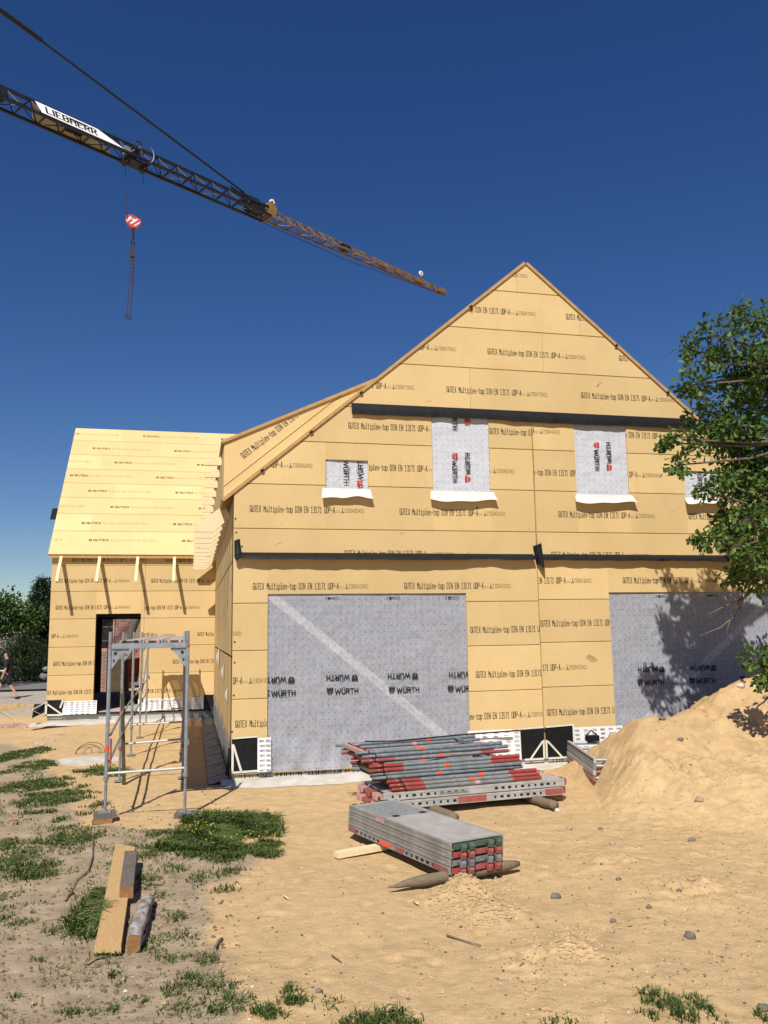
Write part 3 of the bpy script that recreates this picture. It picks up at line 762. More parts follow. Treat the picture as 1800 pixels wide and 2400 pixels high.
# interior of the wing seen through the doorway: floor, ceiling and a back wall with an opening
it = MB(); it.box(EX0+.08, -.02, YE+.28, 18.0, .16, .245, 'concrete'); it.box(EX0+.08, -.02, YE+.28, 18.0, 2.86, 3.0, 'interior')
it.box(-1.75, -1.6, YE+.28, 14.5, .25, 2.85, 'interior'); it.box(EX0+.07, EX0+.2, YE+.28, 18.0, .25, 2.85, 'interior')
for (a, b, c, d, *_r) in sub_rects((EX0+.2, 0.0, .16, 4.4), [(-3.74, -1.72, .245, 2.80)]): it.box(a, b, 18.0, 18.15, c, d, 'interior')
it.build('interior', house)
# wing roof
RY0, RY1 = 9.94, 14.16; wr = lambda y: 4.57+1.055*(y-10.1)
rn = np.array((0, -1.055, 1))/math.hypot(1, 1.055)
rjy = [RY0, 10.61, 11.14, 11.65, 12.13, 12.62, 13.14, 13.68, RY1]
wrf = MB(); L0 = math.hypot(1, 1.055)
rmap = lambda u, v, d=0.0: tuple(np.array((u, v, wr(v)+.0))-rn*d)
for k in range(len(rjy)-1):
    cuts = [[-4.36, -2.3, .2, 1.3], [-4.36, -3.4, -.95, 1.3], [-4.36, -1.7, .8, 1.3], [-4.36, -2.9, -.4, 1.3]][k % 4]
    for i in range(len(cuts)-1):
        board(wrf, [(cuts[i], rjy[k], 1), (cuts[i+1], rjy[k], .1), (cuts[i+1], rjy[k+1], 1), (cuts[i], rjy[k+1], .1)], rmap, 'roofboard', .055, .0035)
wroof = wrf.build('board_roof', house)
wb = MB(); q = [(RY0+.03, wr(RY0+.03)-.076), (RY1, wr(RY1)-.076), (2*RY1-RY0, wr(RY0)-.076), (2*RY1-RY0, wr(RY0)-.13), (RY1, wr(RY1)-.13), (RY0+.03, wr(RY0+.03)-.13)]
wb.add([(-4.34, y, z) for y, z in q]+[(1.28, y, z) for y, z in q], [(0, 5, 4, 1), (1, 4, 3, 2), (0, 1, 7, 6), (1, 2, 8, 7), (6, 7, 10, 11), (7, 8, 9, 10), (4, 5, 11, 10), (3, 4, 10, 9), (5, 0, 6, 11), (2, 3, 9, 8)], 'edge')
wb.build('roof_underside', house)
rl = MB(); roof_t = lambda u, v: tuple(np.array((u, RY0+v/L0, wr(RY0+v/L0)))+rn*.0022)
def roof_ok(u, v): return u > -4.34 and u < 1.25
for (py, sx_) in [(200, (930,)), (278, (603,)), (370, (745,)), (453, (457,)), (553, (575,)), (658, (718,)), (762, (532,)), (873, (578,))]:
    for x_ in sx_:
        p = onPlane(x_/2.765, py/2.765+950, (0, 10.1, 4.57), rn)
        for kk in (-1, 0, 1):
            u, v = p[0]+kk*PERIOD, (p[1]-RY0)*L0-.04
            text(rl, "8", roof_t, u, v, .1, .055, .075, .022, 'ink', roof_ok)
            text(rl, "GUTEX", roof_t, u+.115, v, .082, .06, .078, .019, 'ink', roof_ok)
            text(rl, "Multiplex-top DIN EN 13171 UDP-A", roof_t, u+.56, v, .0385, .027, .082, .006, 'fadedink', roof_ok)
rl.build('lettering', wroof)
for X_ in (-4.07, -3.095, -2.115, -1.15):
    t_ = MB(); t_.prism([(10.04, wr(10.04)-.085), (9.42, wr(9.42)-.085), (9.36, wr(9.42)-.20), (10.04, wr(10.04)-.235)], lambda u, v, d: (X_+d, u, v), 0, .075, 'pineX')
    t_.build('rafter_tail', house)
# dark verge piece at the left end of the wing roof
vg = MB(); vg.prism([(11.35, wr(11.35)-.06), (11.0, wr(11.0)-.06), (11.15, wr(11.0)+.02)], lambda u, v, d: (-4.36-d*1.0, u, v), .0, .16, 'foil'); vg.build('verge_flap', house)

# --- window sheets
def sheet_part(name, x0, x1, z0, z1, mat, y0=.022, wr_=.004, nu=46, nv_=40, bottom=0.0):
    b = MB()
    ph = RND.uniform(0, 9)
    def f(a, c):
        x, z = x0+(x1-x0)*a, z0+(z1-z0)*c
        e = min(a, 1-a, 1-c, 1)*12
        w = wr_*float(fbm(np.array(x*2.3+ph+.9*z), np.array(z*2.9-.8*x), 4, .6))*min(1, e+.15)
        w = max(w, -.005)
        k = bottom*max(0, 1-c/.26)**1.5
        w += k*.030*math.sin(5.5*x+9*z+ph)+k*.018*math.sin(17*x-7*z) + k*.05
        return (x, y0-w, z)
    b.grid(f, nu, nv_, mat)
    return b.build(name, house, True)
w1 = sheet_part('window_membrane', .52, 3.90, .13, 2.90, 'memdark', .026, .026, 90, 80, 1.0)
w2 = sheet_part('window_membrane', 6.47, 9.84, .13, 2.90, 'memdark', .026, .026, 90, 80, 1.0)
s1 = sheet_part('window_membrane', 1.465, 2.235, 4.545, 5.125, 'memlight', .034, .024)
t1 = sheet_part('window_membrane', 3.31, 4.395, 4.545, 5.945, 'memlight', .022, .022)
t2 = sheet_part('window_membrane', 5.96, 7.035, 4.545, 5.945, 'memlight', .022, .022)
s2 = sheet_part('window_membrane', 8.12, 8.895, 4.545, 5.125, 'memlight', .034, .024)
def brace(par, a, b):
    m = MB(); m.beam((a[0], .052, a[1]), (b[0], .052, b[1]), .135, .03, 'palebatten', (0, -1, 0)); m.build('brace', par)
brace(w1, (.58, 2.88), (3.75, .30)); brace(w2, (6.62, .28), (9.78, 2.75))
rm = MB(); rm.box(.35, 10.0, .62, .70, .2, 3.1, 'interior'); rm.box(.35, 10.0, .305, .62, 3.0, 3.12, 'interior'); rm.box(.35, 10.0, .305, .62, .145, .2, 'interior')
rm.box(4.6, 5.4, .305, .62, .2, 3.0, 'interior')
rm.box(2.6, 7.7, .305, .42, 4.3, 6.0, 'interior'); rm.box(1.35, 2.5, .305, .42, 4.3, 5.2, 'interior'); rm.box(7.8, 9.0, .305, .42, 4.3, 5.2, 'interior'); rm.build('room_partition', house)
def logos(par, items, yoff):
    b = MB(); m_ = lambda u, v: (u, yoff, v)
    for it_ in items: wurth(b, m_, *it_)
    b.build('lettering', par)
def wp(px, py): p = onY(px, py, .02); return p[0], p[2]
it1 = []; win = lambda x0, x1, z0, z1: (lambda u, v: x0+.005 < u < x1-.005 and z0 < v < z1)
for (x_, y_) in [(616, 1632), (766, 1627), (911, 1624), (1049, 1621)]:
    u, v = wp(x_, y_); it1.append((u, v, 0.0, 'blackink', win(.55, 3.87, .2, 2.88)))
for (x_, y_) in [(690, 1586), (838, 1581), (979, 1577), (1120, 1574)]:
    u, v = wp(x_, y_); it1.append((u, v, math.pi, 'blackink', win(.55, 3.87, .2, 2.88)))
logos(w1, it1, .006)
it2 = []
for (x_, y_) in [(1494, 1606), (1616, 1602), (1736, 1598)]:
    u, v = wp(x_, y_); it2.append((u, v, 0.0, 'blackink', win(6.5, 9.81, .2, 2.88)))
for (x_, y_) in [(1556, 1562), (1677, 1559), (1798, 1556)]:
    u, v = wp(x_, y_); it2.append((u, v, math.pi, 'blackink', win(6.5, 9.81, .2, 2.88)))
logos(w2, it2, .006)
H = math.pi/2
def vertical(par, down, upw, box):
    its = []
    for (x_, y_) in down: u, v = wp(x_, y_); its.append((u, v, -H, 'redink', win(*box)))
    for (x_, y_) in upw: u, v = wp(x_, y_); its.append((u, v, H, 'redink', win(*box)))
    logos(par, its, .004)
vertical(t1, [(1059, 1062), (1059, 940)], [(1102, 1130), (1102, 995)], (3.335, 4.37, 4.57, 5.92))
vertical(t2, [(1391, 1037), (1397, 1165)], [(1433, 1102), (1436, 1228)], (5.985, 7.01, 4.40, 5.92))
vertical(s1, [(805, 1062)], [(850, 1141)], (1.49, 2.21, 4.57, 5.10))
vertical(s2, [(1632, 1083)], [(1676, 1168)], (8.145, 8.87, 4.57, 5.10))
for w_, zz in ((w1, 2.80), (w2, 2.80)):                       # small print and arrows along the upper edge
    b = MB(); X0 = .55 if w_ is w1 else 6.5
    for k in range(3):
        u = X0+.92+k*1.02
        text(b, "I 66", lambda a, c: (a, .006, c), u, zz, .022, .016, .02, .008, 'blackink')
        strokes(b, [[(u+.08, zz+.012), (u+.16, zz+.012)]], lambda a, c: (a, .006, c), .014, 'blackink')
        strokes(b, [[(u+.17, zz-.008), (u+.205, zz-.008), (u+.235, zz+.012), (u+.205, zz+.032), (u+.17, zz+.032)]], lambda a, c: (a, .006, c), .006, 'blackink')
    b.build('small_print', w_)
# white sill flaps below the upper windows
def flap(par, x0, x1, zt=4.60, drop=.17, out=.10, ext=.06):
    b = MB(); ph = RND.uniform(0, 6)
    def f(a, c):
        e = ext*(c**.6); x = x0-e+(x1-x0+2*e)*a
        y = -.006-out*(c**1.4)-.010*math.sin(7*a+ph)*c
        z = zt-drop*c+.05*max(0, c-.72)*3*(.4+.6*math.sin(3*a+ph)**2)-.016*math.sin(5*a+ph)*c-.01*math.sin(13*a+ph)*c
        return (x, y, z)
    b.grid(f, 18, 8, 'sheetpale'); b.build('sill_flap', par, True)
flap(s1, 1.44, 2.24, 4.62, .20, .10, .03); flap(t1, 3.30, 4.42, 4.62, .21, .11, .04); flap(t2, 5.97, 7.05, 4.62, .19, .12, .06); flap(s2, 8.13, 8.9, 4.60, .15, .14, .04)

# --- black foil strips across the front
def foil_strip(x0, x1, zt, zb, out, seed, taper=0):
    b = MB()
    def f(a, c):
        x = x0+(x1-x0)*a; w = float(fbm(np.array(x*1.1+seed), np.array(seed*1.0), 3)); w2 = float(fbm(np.array(x*4.5+seed), np.array(seed+3.0), 2))
        o = out*(.55+.45*c)*(1+.35*w)+.012*w2*c
        return (x, -.004-o*min(1, c*1.7), zt+(zb-zt)*(c**1.25)-.03*w*c-.01*w2*c)
    b.grid(f, 160, 7, 'foil'); return b
foil_strip(1.93, 8.75, 6.085, 5.88, .05, 3.3).build('foil_strip', house, True)
foil_strip(.12, 5.10, 3.545, 3.43, .125, 8.1).build('foil_strip', house, True)
foil_strip(5.22, 10.45, 3.545, 3.415, .125, 12.7).build('foil_strip', house, True)
b = MB(); b.grid(lambda a, c: (.015+.085*a+.03*c*a, -.005-.03*math.sin(3*a)-.10*c*c, 3.73-.30*c+.03*a), 6, 10, 'foil')
b.grid(lambda a, c: (.03+.08*a, -.11-.02*a, 3.50-.10*c+.04*a), 4, 4, 'foil'); b.build('folded_foil_end', house, True)
b = MB(); b.grid(lambda a, c: (5.10+.16*a+.05*c, -.02-.11*math.sin(math.pi*a)*(.6+c*.5), 3.68-.30*c-.16*a*c+.06*a*(1-c)), 8, 10, 'foil'); b.build('folded_foil_joint', house, True)
pipe = MB(); pipe.tube([(5.175, -.012, 5.93), (5.182, -.014, 5.0), (5.178, -.012, 4.2), (5.185, -.013, 3.60)], .007, 6, 'edge'); pipe.build('seam_strip', house)

# --- base of the walls: concrete plinth, sole plate, printed foil, black patches with tape
fd = MB(); fd.box(.02, 10.34, .03, 2.0, -.3, .115, 'concrete'); fd.box(.03, .3, 2.0, 19.5, -.3, .13, 'concrete'); fd.box(EX0+.03, .0, YE+.03, 18.2, -.4, .19, 'concrete')
fnd = fd.build('foundation', house)
dp = MB()
for (xa, xb) in ((.12, 4.0), (5.3, 6.2)):
    x = xa
    while x < xb:
        w = RND.uniform(.008, .03); h = RND.choice((.02, .03, .05, .07, .10))*RND.uniform(.6, 1.1)
        dp.add([(x, .027, .112), (x+w, .027, .112), (x+w*.6, .027, .112-h), (x+w*.3, .027, .112-h)], [(0, 3, 2, 1)], 'dark'); x += w*RND.uniform(.8, 2.2)
dp.build('bitumen_drips', fnd)
for q in ((.01, 4.3, -.012, .20, .118, .137, 'edge'), (4.35, 10.3, -.006, .20, .118, .137, 'edge'), (EX0+.01, -.01, YE-.02, YE+.27, .195, .225, 'dark')): sp_ = MB(); sp_.box(*q); sp_.build('sole_plate', house)
def patch(x0, x1, z0, z1, y, mapf=None):
    b = MB(); b.grid(lambda a, c: (x0+(x1-x0)*a, y-.006*math.sin(4*a+3*c), z0+(z1-z0)*c), 8, 8, 'foil'); return b.build('sealing_patch', house, True)
def tapes(par, segs, y, w=.035):
    b = MB()
    for (p, q) in segs: b.beam((p[0], y, p[1]), (q[0], y, q[1]), w, .004, 'tape', (0, -1, 0))
    b.build('tape', par)
pa = patch(.01, .40, .14, .665, -.012); tapes(pa, [((.015, .155), (.425, .165))], -.022, .03); tapes(pa, [((.022, .14), (.022, .58)), ], -.026, .034); tapes(pa, [((.03, .57), (.155, .17))], -.030, .034); tapes(pa, [((.02, .665), (.41, .68))], -.026, .022)
pb = patch(4.75, 5.17, .13, .62, -.010); pc = patch(5.19, 5.70, .13, .63, -.010)
tapes(pb, [((4.74, .61), (5.16, .63))], -.022, .03); tapes(pb, [((5.15, .42), (5.15, .12))], -.024, .03); tapes(pb, [((5.13, .40), (4.90, .12))], -.030, .03); tapes(pb, [((4.80, .12), (5.14, .12))], -.034, .03)
tapes(pc, [((5.20, .63), (5.70, .65))], -.022, .025); tapes(pc, [((5.20, .42), (5.20, .12))], -.024, .03); tapes(pc, [((5.22, .40), (5.48, .12))], -.030, .03); tapes(pc, [((5.70, .65), (5.70, .15))], -.026, .03); tapes(pc, [((5.22, .12), (5.70, .125))], -.034, .03)
def printed(x0, x1, z0, z1, y, mapf, seed, curl=.03, cols=5, rows=6):
    b = MB(); b.grid(lambda a, c: mapf(x0+(x1-x0)*a, y-curl*(1-c)**2-.006*math.sin(6*a+seed), z0+(z1-z0)*c), 14, 8, 'whitefoil')
    o = b.build('printed_foil', house, True); l_ = MB(); rr = random.Random(seed)
    for i in range(cols):
        for j in range(rows):
            u, v = x0+(x1-x0)*(i+.25)/cols+rr.uniform(-.01, .01), z0+(z1-z0)*(j+.45)/rows
            yy = y-curl*(1-(v-z0)/(z1-z0))**2-.010
            strokes(l_, [[(u, v), (u+.075, v+.002)], [(u+.01, v-.017), (u+.085, v-.015)]], lambda a, c: mapf(a, yy, c), .009, 'greyink')
    l_.build('lettering', o); return o
I_ = lambda x, y, z: (x, y, z)
printed(5.70, 6.62, .11, .60, -.008, I_, 3, .02, 6, 7); printed(.40, .61, .15, .66, -.03, I_, 5, .04, 2, 7); printed(3.83, 4.75, .12, .62, -.004, I_, 6, .02, 6, 7)
printed(6.62, 10.3, .11, .24, -.012, I_, 12, .02, 24, 2); printed(4.02, 4.60, .5, .62, -.022, I_, 9, .02, 3, 2)
wm = lambda x, y, z: (x, YE+y, z)
printed(-3.86, -3.02, .22, .56, -.02, wm, 14, .07, 6, 6); printed(-1.98, -.28, .24, .56, -.02, wm, 15, .03, 12, 6)
b = MB(); b.grid(lambda a, c: (EX0-.005+.44*a, YE-.015-.05*(1-c)*a, .24+.36*c), 6, 6, 'foil'); b.grid(lambda a, c: (EX0-.02-.26*a, YE-.05-.25*a*(1-c), .30+.22*c-.12*a*(1-c)), 6, 6, 'foil'); cp_ = b.build('sealing_patch', house, True)
b = MB()
for p, q in [((EX0+.02, .58), (EX0+.02, .20)), ((EX0+.02, .52), (EX0+.40, .24)), ((EX0+.42, .60), (EX0+.36, .40)), ((EX0, .23), (EX0+.42, .22))]: b.beam((p[0], YE-.075, p[1]), (q[0], YE-.075, q[1]), .04, .004, 'tape', (0, -1, 0))
b.beam((EX0-.27, YE-.3, .38), (EX0-.02, YE-.06, .20), .03, .01, 'tape'); b.beam((EX0-.27, YE-.3, .40), (EX0-.02, YE-.06, .54), .03, .01, 'tape'); b.build('tape', cp_)
b = MB(); b.grid(lambda a, c: (-.27+.26*a, YE-.03-.10*math.sin(2*a), .20+.42*c), 5, 5, 'foil'); b.grid(lambda a, c: (-.20+.18*a+.06*c, YE-.10-.16*c, .30-.12*c+.05*a), 5, 5, 'foil'); b.build('sealing_patch', house, True)
# side of the house: pale edge strip and grey felt turned out over the ground
b = MB(); b.grid(lambda a, c: (-.012-.02*(1-c), .06+(YE-.3)*a, .13+.43*c), 60, 5, 'felt'); b.build('felt_upstand', house, True)
b = MB(); b.grid(lambda a, c: (-.02-.012*c-.012*float(fbm(np.array(a*30.), np.array(c*1.))), .02+(YE-.3)*a, .53+.085*c), 60, 2, 'tape'); b.build('edge_strip', house, True)
b = MB(); b.grid(lambda a, c: (-.035-.30*c, .03+(YE-.1)*a, top(-.035-.30*c, .03+(YE-.1)*a)+.03+.03*(1-c)**2+.022*float(fbm(np.array(a*22.), np.array(c*4.)))+.015*(1-c)), 90, 8, 'felt'); b.build('felt_skirt', house, True)
for k in range(6): y_ = .4+1.15*k; b = MB(); b.beam((-.05, y_, .085), (-.30, y_-.07, .045), .014, .006, 'dark'); b.build('felt_lap', house)
b = MB(); b.beam((-.02, .02, .52), (-.06, -.06, .12), .05, .006, 'foil'); b.build('corner_strip', house)
b = MB(); b.grid(lambda a, c: (-.06-.0*a, -.03-.08*math.sin(2*c)*(.5+a*.3), .50-.36*c+.1*a), 5, 6, 'whitefoil'); b.build('loose_sheet', house, True)
# pale screed spilled along the plinth
b = MB()
def scr(a, c):
    x = -.15+4.6*a; n_ = float(fbm(np.array(x*2.), np.array(3.)))
    return (x, .03-(.46+.16*n_)*c*min(1, a*14+.3), .055-.062*c**1.2-.01*c)
b.grid(scr, 90, 6, 'pale'); b.build('screed_strip', house, True)
b = MB(); b.grid(lambda a, c: (EX0-.35+4.3*a, YE+.03-(.40+.14*float(fbm(np.array(a*9.), np.array(7.))))*c, .03-.055*c), 60, 5, 'pale'); b.build('screed_strip', house, True)
b = MB(); b.grid(lambda a, c: (4.4+5.9*a, .03-(.28+.14*float(fbm(np.array(a*9.), np.array(9.))))*c, .04-.07*c), 60, 5, 'pale'); b.build('screed_strip', house, True)

# ------------------------------------------------------------------ scaffolding along the side wall
def collar(mb, p, d, r=.034, h=.05, m='galv'):
    p, d = np.array(p), np.array(d); mb.tube([p-d*h/2, p+d*h/2], r, 8, m)
FY = [-2.1+2.83*k for k in range(5)]; FX = [-1.635, -1.69, -1.71, -1.715, -1.72]; FWD = .965
scaf = empty('scaffold_tower', (-1.2, -2.1, 0), 'tube scaffold one deck high standing between the grass and the long side wall', 'scaffold')
for k in range(5):
    y = FY[k]; x0 = FX[k]; x1 = x0+FWD
    zb0 = top(x0, y)+(.13 if k == 0 else .03); zb1 = top(x1, y)+(.07 if k == 0 else .03)
    b = MB()
    for j, (x, zb) in enumerate(((x0, zb0), (x1, zb1))):
        m = 'galv' if k in (0, 2, 4) else 'galvdull'
        b.tube([(x, y, .52), (x, y, 2.12)], .0245, 10, m); b.tube([(x, y, 2.12), (x, y, 2.315)], .021, 8, 'galvdull')
        b.tube([(x, y, zb), (x, y, .52)], .018, 8, 'galvdull')
        collar(b, (x, y, .50), (0, 0, 1), .032, .05, 'red' if k % 2 else 'galvdull'); collar(b, (x, y, 2.115), (0, 0, 1), .029, .02, 'red')
        for zz in ((.95, 1.25) if j == 0 else (.9,)): b.obox((x+.028, y, zz), (.010, 0, 0), (0, .02, 0), (0, 0, .035), 'galvdull')
    b.box(x0+.02, x1-.02, y-.025, y+.025, 2.105, 2.165, 'galv'); b.box(x0+.02, x1-.02, y-.029, y-.0255, 2.098, 2.108, 'galvdull')
    b.tube([(x0, y, .56), (x1, y, .58+(.02 if k % 2 else 0))], .017, 8, 'alu')
    fr = b.build('frame', scaf)
    smooth_by_angle(fr)
    for sx_, x in ((1, x0), (-1, x1)):
        g = MB()
        mm = 'red' if k == 2 else 'galv'
        g.prism([(x+sx_*.02, 2.105), (x+sx_*.215, 2.105), (x+sx_*.215, 2.075), (x+sx_*.15, 2.03), (x+sx_*.13, 2.0), (x+sx_*.02, 1.84)], lambda u, v, d: (u, y-.006+d, v), 0, .012, mm)
        g.box(min(x+sx_*.05, x+sx_*.085), max(x+sx_*.05, x+sx_*.085), y-.0085, y-.0062, 2.02, 2.06, 'dark'); g.box(min(x+sx_*.04, x+sx_*.06), max(x+sx_*.04, x+sx_*.06), y-.0085, y-.0062, 1.93, 1.965, 'dark')
        g.build('gusset', scaf)
    st = MB(); st.tube([(x0, y, 1.06 if k else .83), (x0, y, 1.12 if k else .90)], .0257, 10, 'orange'); st.build('sticker', fr)
    for (x, zb) in ((x0, zb0), (x1, zb1)):
        p_ = MB(); p_.box(x-.075, x+.075, y-.075, y+.075, zb-.012, zb, 'galv'); p_.build('base_plate', scaf)
# red upright bracket bars on the left standards, guard rails, diagonals
b = MB(); b.tube([(x0_ := FX[0]+.045, FY[0], .98), (x0_, FY[0], .66)], .013, 8, 'red'); b.build('bracket', scaf)
for k in range(4):
    for (z, dz, m) in ((1.02, .16, 'galv'), (.70, .14, 'galvdull')):
        if k == 3 and z < .9: pass
        b = MB(); b.tube([(FX[k]+.03, FY[k]+.05, z+dz*.0+(.03*k)), (FX[k+1]+.03, FY[k+1]-.02, z+dz*.35+(.03*k))], .0165, 8, m)
        b.tube([(FX[k+1]+.035, FY[k+1]-.06, z+dz*.35+.03*k+.03), (FX[k+1]+.05, FY[k+1]-.01, z+dz*.35+.03*k+.02), (FX[k+1]+.05, FY[k+1]+.02, z+dz*.35+.03*k-.05)], .012, 6, 'steel')
        smooth_by_angle(b.build('guard_rail', scaf))
b = MB(); b.tube([(FX[3]+.03, FY[3], 1.0), (FX[4]+.03, FY[4]-.1, 2.08)], .015, 8, 'galv'); smooth_by_angle(b.build('diagonal_brace', scaf))
# perforated decks
def deck_mesh(L, w, t, mtop, mside, mend, holes=True, hatch=False, seed=1):
    """scaffold deck lying flat: x along, y across, bottom at z=0. returns list of (name, MB)"""
    rr = random.Random(seed); parts = []
    pn = MB(); pn.box(.03, L-.03, .004, w-.004, t-.012, t-.0005, mtop)
    if hatch:
        for i in range(14):
            for j in range(18): pn.box(.10+.045*i, .13+.045*i, .03+(w-.08)/18*j, .045+(w-.08)/18*j, t-.0004, t+.003, 'galvdull')
        pn.box(.755, .76, .01, w-.01, t-.0003, t+.0015, 'dark')
        for j in (.12, w-.16): pn.box(.74, .80, j, j+.07, t+.0016, t+.006, 'dark')
    parts.append(('panel', pn))
    for y_, sgn in ((0, -1), (w, 1)):
        r = MB(); r.box(0, L, min(y_, y_-sgn*.022), max(y_, y_-sgn*.022), 0, t, mside)
        r.box(.02, L-.02, min(y_, y_+sgn*.004), max(y_, y_+sgn*.004), t*.72, t*.97, mside); r.box(.02, L-.02, min(y_, y_+sgn*.004), max(y_, y_+sgn*.004), .002, t*.2, mside)
        if holes:
            x = .12
            while x < L-.1:
                if not (.42*L < x < .58*L):
                    big = rr.random() < .5; hw = .028 if big else .016
                    r.prism([(x+hw*math.cos(6.283*q/10), t*.46+.017*math.sin(6.283*q/10)) for q in range(10)], lambda u, v, d: (u, y_+sgn*d, v), .0006, .0022, 'dark')
                x += .095
        parts.append(('side_rail', r))
    for x_, sgn, mm in ((0, -1, mend[0]), (L, 1, mend[1])):
        e = MB(); e.box(min(x_, x_+sgn*.02), max(x_, x_+sgn*.02), .03, w-.03, t*.12, t*.8, mm)
        n_ = 2 if w < .45 else 4
        for i in range(n_):
            yy = w*(i+.5)/n_+(-.03 if i % 2 else .03)
            e.prism([(x_+sgn*.015, t*.85), (x_+sgn*.075, t*.85), (x_+sgn*.085, t*.5), (x_+sgn*.075, -.005), (x_+sgn*.05, -.005), (x_+sgn*.05, t*.45), (x_+sgn*.015, t*.45)] if sgn > 0 else
                    [(x_+sgn*.015, t*.45), (x_+sgn*.05, t*.45), (x_+sgn*.05, -.005), (x_+sgn*.075, -.005), (x_+sgn*.085, t*.5), (x_+sgn*.075, t*.85), (x_+sgn*.015, t*.85)], lambda u, v, d: (u, yy-.025+d, v), 0, .05, mm)
        parts.append(('end_hooks', e))
    return parts
for k in range(4):
    for j in range(3):
        b = MB(); y0, y1 = FY[k]+.03, FY[k+1]-.03; xa = FX[k]+.115+.275*j; xb = xa+.262
        bars = 26
        b.box(xa, xa+.022, y0, y1, 2.15, 2.205, 'galv'); b.box(xb-.022, xb, y0, y1, 2.15, 2.205, 'galv')
        yy = y0
        stp = .046 if (k == 3) else .12
        while yy < y1: 
            ye = min(y1, yy+stp*.72)
            if k == 3:
                for q in range(5): b.box(xa+.022+.0436*q+(.0 if q else 0), xa+.022+.0436*q+.030, yy, ye, 2.196, 2.2035, 'alu') if q < 5 else None
                b.box(xa+.022, xb-.022, ye, yy+stp, 2.195, 2.203, 'alu')
            else:
                b.box(xa+.022, xb-.022, yy, yy+stp*.96, 2.196, 2.2035, 'alu')
            yy += stp
        for q in (.06, .20): b.box(xa+q-.02, xa+q+.02, y0-.05, y0, 2.168, 2.204, 'pink' if (k+j) % 3 else 'dark')
        b.build('deck', scaf)
# wooden blocks under the front feet and loose timber
blk = empty('wood_block', (FX[0], FY[0], 0), 'stacked sawn timber blocks under the left front foot of the scaffold', 'wood block', 'blocks under the scaffold')
z = top(FX[0], FY[0]); b = MB(); b.obox((FX[0], FY[0], z+.085), (.13, .02, 0), (-.015, .10, 0), (0, 0, .033), 'oldwood'); b.build('upper_block', blk)
b = MB(); b.obox((FX[0]-.01, FY[0]-.02, z+.025), (.12, -.02, 0), (.01, .11, 0), (0, 0, .027), 'endgrain'); b.build('lower_block', blk)
z = top(FX[0]+FWD, FY[0]); b = MB(); b.obox((FX[0]+FWD+.02, FY[0], z+.03), (.135, -.03, 0), (.02, .13, 0), (0, 0, .029), 'oldwood')
tag(b.build('wood_block'), 'flat grey board under the right front foot of the scaffold', 'wood block', 'blocks under the scaffold')
b = MB(); p = np.array((FX[1]+.09, FY[1]-.25, top(FX[1]+.09, FY[1]-.25)-.02)); b.beam(p, p+np.array((-.10, .30, 1.72)), .055, .03, 'olive', (0, 1, 0))
tag(b.build('leaning_plank'), 'olive timber with painted-in shade leaning against the scaffold in front of the doorway', 'plank')

# ------------------------------------------------------------------ stacked scaffold parts
def place(o, loc, rz, tilt=0.0): o.location = loc; o.rotation_euler = (tilt, 0, rz)
ang2 = math.atan2(-.958, .287); A2 = np.array((1.11, -3.86))
specs2 = [('alu', 'alu', ('red', 'red'), True, 'bottom scaffold deck with slotted red and white sides under three plain decks'),
          ('alu', 'alu', ('pink', 'galvdull'), False, 'scaffold deck second from the ground with pink and grey end hooks'),
          ('alu', 'alu', ('red', 'red'), False, 'scaffold deck just below the top one with worn red end plate'),
          ('alu', 'alu', ('green', 'green'), False, 'top scaffold deck with a hatch and dark green end hooks in the front stack')]
for k, (mt_, ms, me_, ho, lab) in enumerate(specs2):
    ms = 'aluside'
    r = empty('scaffold_platform', (0, 0, 0), lab, 'scaffold deck', 'decks in the front stack')
    for nme, mb in deck_mesh(2.0, .61, .064, mt_, ms, me_, ho, k == 3, 5+k): mb.build(nme, r)
    if k in (0, 3):
        for (qa, qb, m_) in (((.62, .80, 'pink'),) if k == 3 else ((.72, .95, 'orange'), (1.05, 1.2, 'red'), (1.75, 1.98, 'red'), (.04, .2, 'red'))):
            st = MB(); st.box(qa, qb, -.0065, -.0042, .010, .052, m_); st.build('sticker', r)
    o_ = A2+np.array((.003*k, -.004*k))+np.array((.95, .31))*.61*1.0
    place(r, (o_[0]-.0, o_[1], .085+.087*k), ang2, 0)
    r.rotation_euler = (0, 0, ang2)
    r.location = (A2[0]+.004*k, A2[1]-.004*k, .085+.070*k)
    # local y must point to the right (+w): mirrored placement keeps y across the stack
    d = np.array((math.cos(ang2), math.sin(ang2))); n = np.array((-d[1], d[0]))    # local +y direction
    # A2 is the left far corner; local +y = n points to the right side (0.958, 0.287)
LOGM = 'logwood'
def log(name, p, q, r, label, cat='log', pointed=False, seed=1):
    rr = random.Random(seed); p, q = np.array(p, float), np.array(q, float); N = 16; pts = []; rs = []
    for i in range(N+1):
        t = i/N; w = np.array((rr.uniform(-1, 1), rr.uniform(-1, 1), rr.uniform(-1, 1)))*r*.08
        pts.append(p+(q-p)*t+w); k = r*(1+rr.uniform(-.06, .06))
        if pointed: k *= min(1, .12+t*4.2)*min(1, .45+(1-t)*6)
        rs.append(k)
    b = MB(); b.tube(pts, rs, 12, LOGM); o = b.build(name, None, True)
    return tag(o, label, cat)
log('pointed_log', (1.10, -5.85, .05), (2.46, -5.52, .06), .05, 'grey pointed post lying under the front end of the deck stack', 'log', True, 3)
b = MB(); b.beam((.84, -4.63, .035), (1.75, -4.34, .045), .10, .055, 'pineX'); tag(b.build('squared_batten'), 'pale yellow batten under the rear end of the deck stack', 'batten')
ang1 = math.radians(6.0); FL = np.array((1.70, -2.98)); d1 = np.array((math.cos(ang1), math.sin(ang1))); n1 = np.array((-d1[1], d1[0]))
names1 = ['front', 'middle', 'rear']
